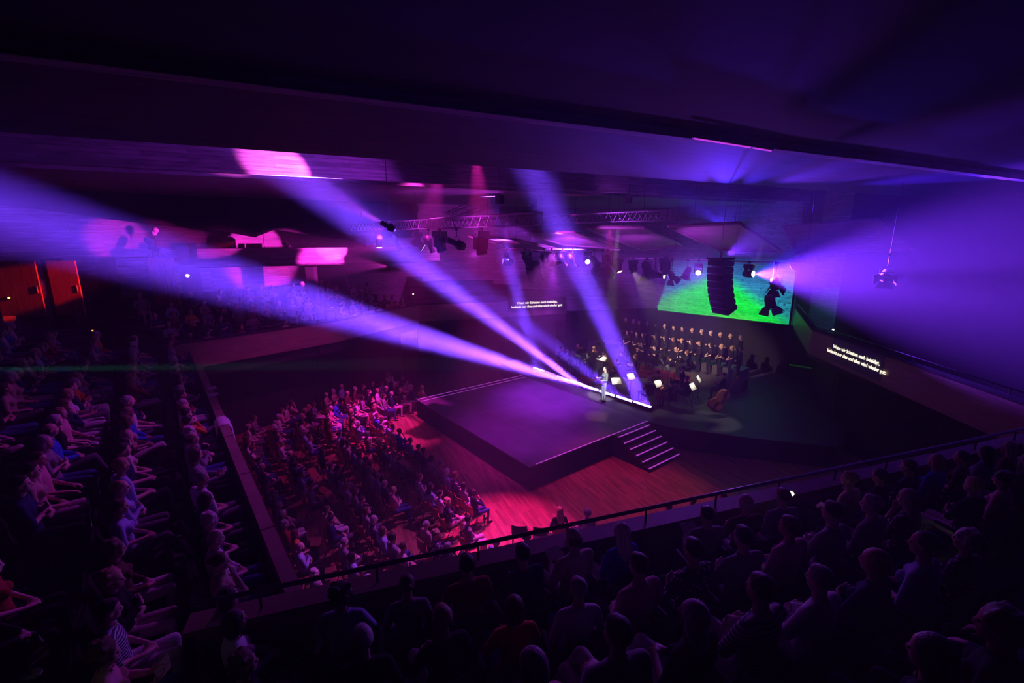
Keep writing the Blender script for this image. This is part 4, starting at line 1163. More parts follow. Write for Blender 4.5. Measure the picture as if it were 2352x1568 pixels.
# a few seats at the near side of the hall, seen over the parapet
NEARS = [(1285, 1172), (1348, 1178), (1383, 1176), (1153, 1232), (1208, 1236), (1262, 1232), (1318, 1222), (1505, 1160), (1535, 1165), (1590, 1152), (1625, 1148), (1660, 1142), (1062, 1283)]
for j, (px, py) in enumerate(NEARS):
    p = atz(px, py, 1.2); add('front stalls', 0, j, (p.x, p.y, 0), (hall(13, 15) - p).normalized() + E2 * .3)
for k, i, a1, b1, z in BALC:
    if i == 2: continue
    d = b1 - a1; n = int(d.length / .62)
    nn = Vector((-d.y, d.x, 0)).normalized(); dd = Vector((d.x, d.y, 0)).normalized()
    for j in range(n):
        p = Vector((a1.x, a1.y, z)) + dd * (.3 + .62 * j + .2 * (k % 2)) + nn * .5
        if RND.random() < .62 and p.z < 5.2: add('far balcony', k, i * 20 + j, p, -nn + dd * RND.uniform(0, .4))
SPOTS.sort(key=lambda x: x[0])
_keep = []
for s_ in SPOTS:                    # no two people on one place
    if all(abs(s_[4].z - k_[4].z) > .9 or math.hypot(s_[4].x - k_[4].x, s_[4].y - k_[4].y) > .5 for k_ in _keep): _keep.append(s_)
SPOTS = _keep
N_INDIV = 262
crowd = {}
for n, (dep, block, row, seat, loc, yaw) in enumerate(SPOTS):
    d = dress(RND)
    sc = RND.uniform(.94, 1.04) * (.96 if d['female'] else 1.0)
    if n >= N_INDIV:
        crowd.setdefault(block, []).append((loc, yaw, d, sc)); continue
    lab = 'person with %s in %s, %s seat of %s row, %s' % (hairword(d), d['top'][0], ORD[seat % 40], ORD[row], block) if block != 'front stalls' else \
          'person with %s in %s, %s seen over near parapet' % (hairword(d), d['top'][0], ORD[seat])
    near = dep < 13 or block == 'near terrace'
    if block == 'far balcony' : lab = lab.replace('seat of', 'seat in')
    person(loc, yaw, d['pose'], d['female'], d['sleeve'], d['hair'], d['hcol'], d['top'][1], d['bottom'][1], d['skin'], lab, 'audience of the ' + block, sc, near, dep < 7)
    if d['pose'] == 'read' and near and block != 'front stalls':
        m_ = Matrix.Translation(loc) @ Matrix.Rotation(yaw, 4, 'Z') @ Matrix.Translation((0, .37 * sc, .80 * sc)) @ Matrix.Rotation(.6, 4, 'X')
        bm = bmesh.new(); box(bm, (-.105, -.075, -.001), (-.004, .075, .001), Matrix.Rotation(.12, 4, 'Y')); box(bm, (.004, -.075, -.001), (.105, .075, .001), Matrix.Rotation(-.12, 4, 'Y'))
        o = bm_obj('programme_sheet', bm, M['paper']); o.matrix_world = m_
        tag(o, 'white folded programme held in %s seat of %s row, %s' % (ORD[seat % 40], ORD[row], block), 'programme', 'programmes in the audience')
    if 'stalls' in block:
        o = mesh_obj('stacking_chair', STALL_ME); o.location = loc; o.rotation_euler = (0, 0, yaw)
        tag(o, 'brown shell chair, %s seat of %s row, %s' % (ORD[seat % 40], ORD[row], block), 'chair', 'chairs of the ' + block)
    else:
        tipup(loc, yaw, 'black upholstered seat, %s of %s row, %s' % (ORD[seat % 40], ORD[row], block), 'seats of the ' + block)
# two empty chairs by the stage corner
for j, (px, py) in enumerate([(1194, 1205), (1242, 1208)]):
    p = atz(px, py, .7); o = mesh_obj('stacking_chair', STALL_ME); o.location = (p.x, p.y, 0); v = hall(13, 15) - p; o.rotation_euler = (0, 0, math.atan2(v.y, v.x) - pi / 2)
    slot_mat(o, 1, M['blackcloth'])
    tag(o, 'empty black chair on the red floor, %s the stage corner' % ('farther from the steps below' if j == 0 else 'nearer to the steps below'), 'chair', 'empty chairs by the stage corner')
# those past the first hundreds, too far to make out singly
def join_crowd(name, items, label, cat):
    V, F, S, MI, mats = [], [], [], [], []
    nv = 0
    for me, m, ms in items:
        n = len(me.vertices); co = np.empty(n * 3); me.vertices.foreach_get('co', co); co = co.reshape(-1, 3)
        A = np.array(m); V.append(co @ A[:3, :3].T + A[:3, 3])
        li = np.empty(len(me.loops), np.int32); me.loops.foreach_get('vertex_index', li); F.append(li + nv)
        ls = np.empty(len(me.polygons), np.int32); me.polygons.foreach_get('loop_total', ls); S.append(ls)
        mi = np.empty(len(me.polygons), np.int32); me.polygons.foreach_get('material_index', mi)
        mp = []
        for x in ms:
            if x not in mats: mats.append(x)
            mp.append(mats.index(x))
        MI.append(np.array(mp, np.int32)[mi]); nv += n
    V = np.concatenate(V); F = np.concatenate(F); S = np.concatenate(S); MI = np.concatenate(MI)
    me = bpy.data.meshes.new(name)
    me.vertices.add(len(V)); me.vertices.foreach_set('co', V.ravel())
    me.loops.add(len(F)); me.loops.foreach_set('vertex_index', F)
    me.polygons.add(len(S)); st = np.concatenate([[0], np.cumsum(S)[:-1]]).astype(np.int32)
    me.polygons.foreach_set('loop_start', st); me.polygons.foreach_set('loop_total', S); me.polygons.foreach_set('material_index', MI)
    for x in mats: me.materials.append(x)
    me.update(calc_edges=True); me.validate()
    me.polygons.foreach_set('use_smooth', [True] * len(me.polygons))
    o = mesh_obj(name, me); tag(o, label, cat, kind='stuff')
TIP_ME = bpy.data.meshes.new('seat_joined'); _b = bmesh.new()
for nm in ('seat', 'backrest', 'pedestal'): _b.from_mesh(SEATP[nm])
_b.to_mesh(TIP_ME); _b.free()
for block, lst in crowd.items():
    pe, ch = [], []
    for loc, yaw, d, sc in lst:
        m = Matrix.Translation(loc) @ Matrix.Rotation(yaw, 4, 'Z')
        pe.append((far_mesh(d['pose'], d['female'], d['sleeve'], d['hair']), m @ Matrix.Scale(sc, 4), (d['skin'], d['top'][1], d['bottom'][1], SHOE, HAIRM[d['hcol']])))
        ch.append((STALL_ME, m, (M['black'], M['shell'])) if 'stalls' in block else (TIP_ME, m, (M['seatcloth'],)))
    join_crowd('crowd', pe, 'distant seated audience of the %s in mixed clothes' % block, 'crowd')
    join_crowd('crowd_chairs', ch, 'chairs under the distant audience of the %s' % block, 'chairs')
# ------------------------------------------------------------------ orchestra, choir, singer
M['varnish'] = noisy(mat('amber_varnish', (.42, .13, .04), .25, spec=.5), (.34, .09, .03), (.5, .17, .05), 5, 3, (1, 1, 5)); M['ebony'] = mat('ebony', (.015, .012, .01), .3)
M['brass'] = mat('lacquered_brass', (.85, .58, .18), .2, 1); M['drumskin'] = mat('drum_skin', (.7, .65, .58), .6)
M['copper'] = mat('copper_kettle', (.6, .22, .13), .25, 1)
def strings(name, sc, label, loc, rz, tilt, group=None, lean=0):
    """violin family; origin at its foot, standing along local Z, belly towards +Y"""
    e = empty(name, loc); e.rotation_euler = (tilt, lean, rz); e.scale = (sc, sc, sc); tag(e, label, 'instrument', group)
    half = [(0, 0), (.13, .012), (.2, .07), (.215, .17), (.185, .27), (.135, .33), (.13, .38), (.15, .44), (.165, .52), (.15, .62), (.1, .69), (.03, .72), (0, .722)]
    out = [(x, z) for x, z in half] + [(-x, z) for x, z in half[::-1][1:-1]]
    bm = bmesh.new()
    A = [bm.verts.new((x, -.055, z)) for x, z in out]; B = [bm.verts.new((x, .055, z)) for x, z in out]
    A2 = [bm.verts.new((x * .8, -.085, .36 + (z - .36) * .85)) for x, z in out]; B2 = [bm.verts.new((x * .8, .085, .36 + (z - .36) * .85)) for x, z in out]
    n = len(out)
    for P_, Q_ in ((A2, A), (A, B), (B, B2)):
        for i in range(n): bm.faces.new((P_[i], P_[(i + 1) % n], Q_[(i + 1) % n], Q_[i]))
    bm.faces.new(A2[::-1]); bm.faces.new(B2); bmesh.ops.recalc_face_normals(bm, faces=bm.faces)
    bm_obj('body', bm, M['varnish'], e)
    bm = bmesh.new(); box(bm, (-.018, .03, .68), (.018, .06, 1.12)); lathe(bm, [(.01, 1.1), (.03, 1.14), (.03, 1.2), (.012, 1.23)], 8, Matrix.Translation((0, .03, 0))); bm_obj('neck', bm, M['varnish'], e)
    bm = bmesh.new(); solid(bm, [(-.022, .064, 1.1), (.022, .064, 1.1), (.03, .13, .5), (-.03, .13, .5)], .01); bm_obj('fingerboard', bm, M['ebony'], e)
    bm = bmesh.new(); box(bm, (-.045, .085, .3), (.045, .095, .375)); bm_obj('bridge', bm, M['shell'], e)
    bm = bmesh.new(); solid(bm, [(-.016, .11, .05), (.016, .11, .05), (.03, .13, .25), (-.03, .13, .25)], .01); bm_obj('tailpiece', bm, M['ebony'], e)
    bm = bmesh.new(); tube(bm, (0, 0, .01), (0, 0, -.28), .006, 6); bm_obj('endpin', bm, M['alu'], e)
    return e
def bow(a, b, label):
    e = empty('bow', a); tag(e, label, 'bow', 'bows of the strings'); b = Vector(b) - Vector(a)
    bm = bmesh.new(); tube(bm, (0, 0, 0), b, .006, 5); bm_obj('stick', bm, M['varnish'], e)
    o = Vector((0, 0, -.025)); bm = bmesh.new(); tube(bm, o, b + o, .003, 4); bm_obj('bow_hair', bm, M['paper'], e)
def sax(loc, rz, sc, label):
    e = empty('saxophone', loc); e.rotation_euler = (-.25, .12, rz); e.scale = (sc, sc, sc); tag(e, label, 'instrument', 'saxophones')
    bm = bmesh.new(); polytube(bm, [(0, 0, .75), (0, .01, .5), (0, .01, .2), (0, .03, .06), (0, .09, .0), (0, .15, .05), (0, .17, .2), (0, .19, .34), (0, .22, .4)], [.013, .02, .03, .036, .042, .047, .055, .075, .1], 10); bm_obj('body', bm, M['brass'], e, True)
    bm = bmesh.new(); polytube(bm, [(0, 0, .75), (0, -.02, .83), (0, -.1, .86), (0, -.19, .82)], [.013, .012, .01, .009], 8); bm_obj('crook', bm, M['brass'], e, True)
    for z in (.18, .28, .38, .48, .58):
        bm = bmesh.new(); lathe(bm, [(.02, 0), (.02, .012)], 8, Matrix.Translation((.0, .04, z)) @ Matrix.Rotation(-pi / 2, 4, 'X')); bm_obj('key', bm, M['brass'], e)
    return e
def clarinet(a, b, label):
    e = empty('clarinet', a); tag(e, label, 'instrument', 'clarinets'); d = Vector(b) - Vector(a)
    bm = bmesh.new(); polytube(bm, [d * 0, d * .1, d * .85, d * .93, d], [.012, .016, .018, .026, .042], 8); bm_obj('tube', bm, M['ebony'], e, True)
    bm = bmesh.new()
    for f in (.2, .3, .4, .5, .6, .7): tube(bm, d * f - d.normalized() * .006, d * f + d.normalized() * .006, .022, 8)
    bm_obj('keywork', bm, M['alu'], e)
def horn(loc, rz, label):
    e = empty('trumpet', loc, rz); e.rotation_euler = (.5, 0, rz); tag(e, label, 'instrument', 'brass instruments')
    bm = bmesh.new(); polytube(bm, [(0, -.2, 0), (0, .2, 0), (0, .27, -.04), (0, .2, -.1), (0, -.02, -.1), (0, -.09, -.05), (0, -.02, 0.0), (.03, .2, .0), (.03, .38, 0), (.03, .44, 0), (.03, .48, 0)], [.007, .008, .009, .009, .009, .009, .009, .012, .02, .035, .06], 8); bm_obj('tubing', bm, M['brass'], e, True)
    for y in (.02, .06, .1):
        bm = bmesh.new(); tube(bm, (0, y, -.12), (0, y, .05), .011, 8); bm_obj('valve', bm, M['brass'], e)
def kettle(loc, r, label):
    e = empty('kettledrum', loc); tag(e, label, 'drum', 'kettledrums')
    bm = bmesh.new(); lathe(bm, [(.06, .2), (r * .6, .28), (r * .9, .5), (r, .74), (r + .015, .76), (r + .015, .79)], 22); bm_obj('bowl', bm, M['copper'], e, True)
    bm = bmesh.new(); lathe(bm, [(r, .79), (r, .796)], 22); bm_obj('drumhead', bm, M['drumskin'], e)
    for k in range(3):
        a = k * 2 * pi / 3; bm = bmesh.new(); tube(bm, (cos(a) * r * .9, sin(a) * r * .9, .5), (cos(a) * (r + .06), sin(a) * (r + .06), 0), .015, 6); bm_obj('leg', bm, M['black'], e)
STANDN = [0]
def music_stand(loc, rz, label, lamp=0, sheet=True, h=1.05, wide=1.0, tilt=.6):
    e = empty('music_stand', loc, rz); tag(e, label, 'music stand', 'music stands of the orchestra')
    bm = bmesh.new(); tube(bm, (0, 0, .05), (0, 0, h), .014, 6); bm_obj('pole', bm, M['black'], e)
    bm = bmesh.new()
    for k in range(3):
        a = k * 2 * pi / 3; tube(bm, (0, 0, .16), (cos(a) * .24, sin(a) * .24, .008), .009, 5)
    bm_obj('tripod', bm, M['black'], e)
    R = Matrix.Translation((0, 0, h)) @ Matrix.Rotation(-tilt, 4, 'X')     # the reader sits at local -Y and looks down on it
    w_ = .25 * wide
    bm = bmesh.new(); box(bm, (-w_, -.0, -.14), (w_, .012, .22), R); box(bm, (-w_, -.05, -.15), (w_, .012, -.14), R); bm_obj('desk', bm, M['black'], e)
    if sheet:
        for sx in (-1, 1):
            bm = bmesh.new(); box(bm, (min(0, sx * w_ * .95), -.006, -.13), (max(0, sx * w_ * .95), -.002, .19), R @ Matrix.Rotation(sx * .02, 4, 'Z')); bm_obj('sheet', bm, M['paper'], e)
    bm = bmesh.new(); polytube(bm, [R @ Vector(p) for p in ((0, .01, .2), (0, -.02, .29), (0, -.14, .31))], .006, 5); box(bm, (-.09, -.17, .295), (.09, -.12, .325), R); bm_obj('lamp', bm, M['black'], e)
    if lamp:
        Wm = Matrix.Translation(loc) @ Matrix.Rotation(rz, 4, 'Z') @ R
        spot('stand_lamp', Wm @ Vector((0, -.2, .285)), Wm @ Vector((0, 0, .02)), (1, .9, .7), lamp, 110, .6, .03)
    return e
BLACKTOP = TOPS[2][1]; SATIN = cloth('black_satin', (.02, .018, .022), .5)
CP = atz(1357, 877, .9); SP = atz(1386, 921, .9)
def yaw_to(p, q): return math.atan2(q.y - p.y, q.x - p.x) - pi / 2
def musician(px, py, z, pose, look, d, label, sc=1.0, near=False):
    p = atz(px, py, z + (1.665 if POSES[pose].get('stand') else 1.245) * sc); p.z = z
    f, sl, hair, hcol = d
    person(p, yaw_to(p, look), pose, f, sl, hair, hcol, BLACKTOP, LEGS[0][1], SKIN[0 if (px + py) % 3 else 2], label, 'players of the orchestra', sc, near)
    if not POSES[pose].get('stand'):
        o = mesh_obj('stacking_chair', STALL_ME); o.location = p; o.rotation_euler = (0, 0, yaw_to(p, look)); slot_mat(o, 1, M['blackcloth'])
        tag(o, label.replace('player', 'chair of the player').replace(' in black', '').replace(' with ', ' beside ')[:120], 'chair', 'chairs of the orchestra')
    return p
def loc_of(p, look, fwd, side, up):
    f = (look - p); f.z = 0; f.normalize(); r = Vector((f.y, -f.x, 0))
    return p + f * fwd + r * side + Vector((0, 0, up))
# conductor and podium
bm = bmesh.new(); box(bm, (-.55, -.55, 0), (.55, .55, .22)); e = bm_obj('conductor_podium', bm, M['redcarpet']); e.location = (CP.x, CP.y, .9); e.rotation_euler = (0, 0, math.atan2(E1.y, E1.x)); tag(e, 'low carpeted podium under the conductor', 'podium')
LOOKC = atz(1470, 830, 1.3)
p = atz(1362, 817, 1.12 + 1.65); p = Vector((CP.x, CP.y, 1.12))
person(p, yaw_to(p, LOOKC), 'conduct', True, 'long', 'short', 'blond', BLACKTOP, LEGS[0][1], SKIN[0], 'person with short blond hair conducting on the podium, arms reaching forward', 'players of the orchestra', 1.0, True)
q = loc_of(p, LOOKC, .75, .05, 0); q.z = .9
music_stand(q, yaw_to(p, LOOKC), 'brightly lit music stand in front of the conductor', 14, True, 1.2, 1.5, .9)
# singer
p = SP
person(p, yaw_to(p, hall(9.5, 17)), 'sing', True, 'long', 'bun', 'dark', cloth('slate_blouse', (.20, .24, .25)), cloth('slate_trouser', (.22, .25, .33)), SKIN[2], 'person in slate blouse and wide trousers singing on stage before the light battens', None, .98, True, True)
# seated players: px, py of the head, floor height, pose, (female, sleeve, hair, colour), instrument, label
W1 = 1.3
PLAY = [(1290, 801, .9, 'bow', (True, 'long', 'bun', 'dark'), 'violin', 'violin player farthest from the conductor'),
        (1316, 811, .9, 'bow', (False, 'long', 'short', 'grey'), 'violin', 'grey haired violin player behind the empty stage corner'),
        (1327, 795, .9, 'bow', (True, 'long', 'long', 'blond'), 'violin', 'violin player with long blond hair'),
        (1350, 814, .9, 'bow', (False, 'long', 'short', 'dark'), 'violin', 'dark haired violin player behind the conductor'),
        (1362, 800, .9, 'bow', (True, 'short', 'bob', 'brown'), 'violin', 'violin player with chin-length brown hair'),
        (1391, 817, .9, 'bow', (False, 'long', 'short', 'brown'), 'violin', 'violin player beyond the conductor\'s lit stand'),
        (1407, 846, .9, 'wind', (True, 'long', 'bun', 'brown'), 'cello', 'cello player half hidden by the singer'),
        (1427, 812, .9, 'read', (False, 'long', 'short', 'dark'), None, 'player sitting inside the steep violet beam'),
        (1459, 818, W1, 'read', (True, 'short', 'long', 'brown'), None, 'player with bare arms next to the steep violet beam'),
        (1474, 790, W1, 'wind', (True, 'short', 'long', 'dark'), 'clarinet', 'clarinet player with long dark hair'),
        (1503, 798, W1, 'wind', (False, 'short', 'short', 'dark'), 'clarinet', 'clarinet player in a sleeveless top on the red edged riser'),
        (1551, 801, W1, 'lap', (False, 'long', 'bald', 'grey'), 'horn', 'bald trumpet player on the red edged riser'),
        (1577, 809, W1, 'wind', (True, 'long', 'bob', 'brown'), 'sax', 'saxophone player farthest along the red edged riser'),
        (1568, 846, .9, 'wind', (True, 'short', 'bun', 'dark'), 'sax', 'saxophone player with bare arms below the riser'),
        (1577, 869, .9, 'wind', (False, 'long', 'short', 'dark'), 'clarinet', 'player with a slanting flute-like tube near the lit stands'),
        (1511, 856, .9, 'bow', (True, 'long', 'bun', 'dark'), 'violin', 'dark violin player behind the open lit stand'),
        (1490, 870, .9, 'read', (False, 'long', 'bald', 'grey'), None, 'bald player seen from behind inside the group'),
        (1541, 880, .9, 'wind', (False, 'long', 'short', 'dark'), 'cello', 'cello player between the two lit music stands')]
for i, (px, py, z, pose, d, ins, lab) in enumerate(PLAY):
    look = CP
    p = musician(px, py, z, pose, look, d, 'person in black, ' + lab)
    yw = yaw_to(p, look)
    if ins == 'violin':
        strings('violin', .5, 'small amber violin held by the ' + lab, loc_of(p, look, .42, -.24, 1.12), yw + .9, 1.25, 'violins')
        bow(loc_of(p, look, .3, .3, 1.0), loc_of(p, look, .35, -.2, 1.28), 'thin bow in the hand of the ' + lab)
    elif ins == 'cello':
        strings('cello', 1.0, 'cello leaning on the ' + lab, loc_of(p, look, .62, 0, .28), yw, .33, 'cellos')
        bow(loc_of(p, look, .5, .45, .75), loc_of(p, look, .55, -.2, .85), 'thin bow across the cello of the ' + lab)
    elif ins == 'sax': sax(loc_of(p, look, .30, .05, .42), yw, .85, 'golden saxophone of the ' + lab)
    elif ins == 'clarinet': clarinet(loc_of(p, look, .13, 0, 1.17), loc_of(p, look, .52, .0, .72), 'black woodwind tube of the ' + lab)
    elif ins == 'horn': horn(loc_of(p, look, .36, .05, .8), yw, 'golden trumpet resting on the knees of the ' + lab)
# double bass and its player
bp_ = atz(1620, 958, .9); top = atz(1652, 868, 2.35)
p = musician(1662, 861, .9, 'wind', atz(1560, 900, 1), (True, 'short', 'bun', 'dark'), 'person in black, double bass player on a stool at the platform edge', 1.05)
d = top - bp_
B = strings('double_bass', 1.55, 'big red brown double bass leaning away from its seated player', bp_ + Vector((0, 0, .40)), 0, 0)
B.rotation_euler = (Matrix.Rotation(0, 3, 'Z') @ rot_to(d)).to_euler()
vw = (EYE - bp_); vw.z = 0
d = Vector((.60, .10, .79)); zz = d.normalized(); yy = (Vector((-.35, -.95, .1)) - zz * zz.dot(Vector((-.35, -.95, .1)))).normalized(); xx = yy.cross(zz)
mt = Matrix((xx, yy, zz)).transposed().to_4x4(); mt.translation = bp_ + zz * .42; B.matrix_world = mt @ Matrix.Scale(1.55, 4)
# drums
kp = atz(1650, 840, 1.7)
kettle((kp.x, kp.y, .9), .36, 'copper kettledrum nearest the double bass'); kettle((kp.x - .85, kp.y + .35, .9), .33, 'smaller copper kettledrum beside the first one')
e = empty('bass_drum', (kp.x + .55, kp.y + .9, .9)); tag(e, 'large upright bass drum behind the kettledrums', 'drum')
R = Matrix.Translation((0, 0, .62)) @ Matrix.Rotation(pi / 2, 4, 'X') @ Matrix.Rotation(.5, 4, 'Y')
bm = bmesh.new(); lathe(bm, [(.44, -.2), (.45, -.2), (.45, .2), (.44, .2)], 24, R); bm_obj('shell', bm, M['varnish'], e)
for z0 in (-.205, .2):
    bm = bmesh.new(); lathe(bm, [(.43, z0), (.43, z0 + .005)], 24, R); bm_obj('drumhead', bm, M['drumskin'], e)
bm = bmesh.new()
for sx in (-.35, .35): tube(bm, (sx, -.25, 0), (sx * .8, .1, .5), .015, 6); tube(bm, (sx, .25, 0), (sx * .8, -.1, .5), .015, 6)
bm_obj('stand', bm, M['black'], e)
# music stands: px, py of the desk, floor height, lamp, label
MS = [(1450, 866, .9, 16, 'lit music stand standing inside the steep violet beam'), (1513, 882, .9, 16, 'lit music stand with an open white score'),
      (1592, 889, .9, 14, 'lit music stand next to the double bass'), (1606, 871, .9, 12, 'lit music stand behind the one next to the double bass'),
      (1416, 876, .9, 9, 'lit music stand just behind the singer'), (1380, 791, .9, .6, 'music stand with a thin lit edge behind the conductor'),
      (1411, 795, .9, .6, 'music stand at the back of the steep violet beam'), (1295, 817, .9, .6, 'music stand of the farthest violin player'),
      (1338, 806, .9, .6, 'music stand in front of the blond violin player'), (1332, 832, .9, .6, 'music stand beside the faint blue beam'),
      (1449, 834, .9, .5, 'music stand at the front of the red edged riser'), (1522, 832, W1, .6, 'tilted music stand on the red edged riser'),
      (1536, 846, W1, .8, 'narrow lit music stand below the trumpet player'), (1495, 812, W1, .4, 'music stand of the clarinet players')]
for px, py, z, lamp, lab in MS:
    q = atz(px, py, z + 1.05); q.z = z
    away = (q - CP); away.z = 0
    music_stand(q, yaw_to(q, CP), lab, lamp, True, 1.05, 1.0, .6)
# risers
def riser(name, a, b, za, zb, d0, d1, m, lab):
    d = b - a; d.z = 0; dd = d.normalized(); nn = Vector((-dd.y, dd.x, 0))
    bm = bmesh.new(); prism(bm, [a + nn * d0 - dd * .4, b + nn * d0 + dd * .4, b + nn * d1 + dd * .4, a + nn * d1 - dd * .4], za, zb)
    tag(bm_obj(name, bm, m), lab, 'riser', 'risers on the platform')
a, b = atz(1437, 735, 3.56), atz(1701, 775, 3.56); a0 = a + (a - b) * .4; riser('choir_riser', a0, b, .9, 1.9, -.45, .6, M['platform'], 'highest dark riser along the black wall, under the back row of singers')
BR = [1437, 1455, 1468, 1486, 1505, 1526, 1547, 1567, 1589, 1611, 1632, 1654, 1677, 1701]
for i, px in enumerate(BR):
    f = (px - 1437) / 264; p = atz(px, 735 + 40 * f, 3.56); p.z = 1.9
    person(p, yaw_to(p, CP), 'stand', False, 'long', RND.choice(['short', 'bald', 'short']), RND.choice(['grey', 'dark', 'brown']), BLACKTOP, LEGS[0][1], RND.choice(SKIN[:3]), 'person in black singing in the back choir row, %s from the violet beam' % ORD[i], 'back choir row', 1.0, False)
c, d_ = atz(1440, 762, 3.1), atz(1701, 800, 3.1); riser('choir_riser', c, d_, .9, 1.45, -.45, .55, M['platform'], 'lower dark riser under the front row of singers')
FR = [1440, 1462, 1476, 1504, 1526, 1546, 1565, 1586, 1606, 1631, 1656, 1681, 1701]
for i, px in enumerate(FR):
    f = (px - 1440) / 261; p = atz(px, 762 + 38 * f, 3.1); p.z = 1.45
    person(p, yaw_to(p, CP), 'stand', True, RND.choice(['none', 'none', 'short', 'long']), RND.choice(['long', 'bun', 'bob']), RND.choice(['blond', 'dark', 'brown']), SATIN, LEGS[0][1], RND.choice(SKIN[:3]), 'person in black dress top singing in the front choir row, %s from the violet beam' % ORD[i], 'front choir row', .97, False)
p = a0.copy(); p.z = 1.9; person(p, yaw_to(p, CP), 'stand', False, 'long', 'short', 'dark', BLACKTOP, LEGS[0][1], SKIN[1], 'person in black standing alone by the dark wall, far from the choir', None, 1, False)
a, b = atz(1400, 845, W1), atz(1590, 862, W1)
riser('wind_riser', a, b, .9, W1, 0, 2.6, M['redcarpet'], 'red carpeted riser under the wind players')
# ------------------------------------------------------------------ surtitles
def surtitle(name, a, b, wall_n, px, py, w_, h_, size, label, flip=False):
    """projected lines on a parapet from a to b"""
    a = Vector((a.x, a.y, 0)); b = Vector((b.x, b.y, 0)); dd = (b - a).normalized(); nn = Vector(wall_n)
    r = ray(px, py); k = (a - EYE + nn * .03).dot(nn) / r.dot(nn); c = EYE + r * k
    e = empty(name, c, math.atan2(dd.y, dd.x)); tag(e, label, 'screen', None)
    s = 1 if Vector((-dd.y, dd.x, 0)).dot(nn) < 0 else -1
    bm = bmesh.new(); box(bm, (-w_ / 2, -.0, -h_ / 2), (w_ / 2, .02, h_ / 2)); bm_obj('screen_panel', bm, M['screen'], e)
    for txt, z in (('Wenn wir Schatten euch beleidigt,', size * .25), ('bedenkt nur dies und alles wird wieder gut:', -size * .95)):
        cu = bpy.data.curves.new('line', 'FONT'); cu.body = txt; cu.size = size; cu.align_x = 'CENTER'; cu.extrude = .002; cu.offset = .004
        t = bpy.data.objects.new('tmp_text', cu); COL.objects.link(t); dg = DG(); dg.update()
        me = bpy.data.meshes.new_from_object(t.evaluated_get(dg)); bpy.data.objects.remove(t)
        me.name = 'lettering'; me.materials.clear(); me.materials.append(M['glow_text'])
        o = mesh_obj('lettering', me, None, e); o.rotation_euler = (pi / 2, 0, 0); o.location = (0, -.012, z)
    return e
M['screen'] = noisy(mat('surtitle_screen', (.1, .1, .11), .7), (.09, .09, .1), (.13, .13, .14), 3); M['glow_text'] = mat('projected_letters', (.8, .8, .7), .6, emit=(1, .93, .72), strength=1.6)
def rn(a, b, sgn):
    d = (b - a).normalized(); return Vector((d.y, -d.x, 0)) * sgn
surtitle('surtitle_screen', RING[2], RING[3], rn(RING[2], RING[3], 1), 1234, 698, 3.9, .85, .2, 'projected German subtitle band on the balcony front beside the tilted beam')
surtitle('surtitle_screen', QR[1], QR[2], rn(QR[2], QR[1], -1), 1963, 820, 2.9, .95, .19, 'projected German subtitle band on the front by the dark bare wall')
# ------------------------------------------------------------------ rails
def railing(name, pts, label, post_h=.22, step=1.25, r=.028, m='steel'):
    e = empty(name, pts[0]); tag(e, label, 'railing')
    pts = [Vector(p) - Vector(pts[0]) for p in pts]
    for a, b in zip(pts, pts[1:]):
        bm = bmesh.new(); tube(bm, a, b, r, 10); bm_obj('handrail', bm, M[m], e, True)
        n = max(1, round((b - a).length / step))
        for i in range(n):
            q = a.lerp(b, (i + .5) / n); bm = bmesh.new(); tube(bm, q, q - Vector((0, 0, post_h)), .016, 8); bm_obj('post', bm, M[m], e)
railing('guard_rail', [PL + PN * .12 + Vector((0, 0, 5.0)) - PD * 0, PR + PN * .12 + Vector((0, 0, 5.0))], 'dark tubular rail running along the near parapet')
r0, r1, r2 = [Vector((p.x, p.y, 5.0)) for p in RING[:3]]; off3 = Vector((-.07, .07, 0))
railing('guard_rail', [r0 + off3, r1 + off3, r2 + off3], 'thin rail along the far balcony front', .2, 1.6, .015)
railing('guard_rail', [Vector((QR[2].x + .1, QR[2].y, 5.02)), Vector((QR[1].x + .1, QR[1].y, 5.02)), Vector((QR[0].x + .1, QR[0].y, 5.02))], 'thin rail along the front beside the dark bare wall', .22, 1.6, .018)
# ------------------------------------------------------------------ doors, pillars, gallery things
def door(name, px0, px1, py0, py1, k):
    a, b = atk(px0, py1, k), atk(px1, py1, k); t = atk(px0, py0, k)
    d = b - a; d.z = 0; e = empty(name, (a.x, a.y, a.z), math.atan2(d.y, d.x)); tag(e, kind='structure')
    h = t.z - a.z; n = 3; w_ = d.length
    for i in range(n):
        bm = bmesh.new(); box(bm, (w_ * i / n + .006, 0, 0), (w_ * (i + 1) / n - .006, .06, h)); bm_obj('door_board', bm, M['timber'], e)
    bm = bmesh.new(); box(bm, (w_ - .12, -.03, h * .42), (w_ - .09, 0, h * .55)); bm_obj('door_handle', bm, M['alu'], e)
door('door_1', 4, 106, 597, 725, 18.6); door('door_2', 131, 196, 597, 722, 18.9); door('door_3', 355, 414, 590, 700, 22.0)
def pillar(px, py0, py1, k, r, label):
    a, b = atk(px, py1, k), atk(px, py0, k); bm = bmesh.new(); box(bm, (-r, -r, 0), (r, r, b.z - a.z)); o = bm_obj('pillar', bm, M['dark']); o.location = (b.x, b.y, a.z); tag(o, kind='structure')
pillar(118, 595, 760, 18.9, .22, ''); pillar(240, 590, 730, 20.5, .25, ''); pillar(714, 612, 700, 24, .22, ''); pillar(427, 560, 700, 22.5, .3, '')
bl = [atk(-40, 597, 20.2), atk(418, 588, 21.8)]
bm = bmesh.new(); prism(bm, [(bl[0].x, bl[0].y), (bl[1].x, bl[1].y), (bl[1].x - 3, bl[1].y + 3), (-21, 21), (bl[0].x - 5, bl[0].y)], 7.62, 7.78); tag(bm_obj('floor_gallery', bm, M['dark']), kind='structure')
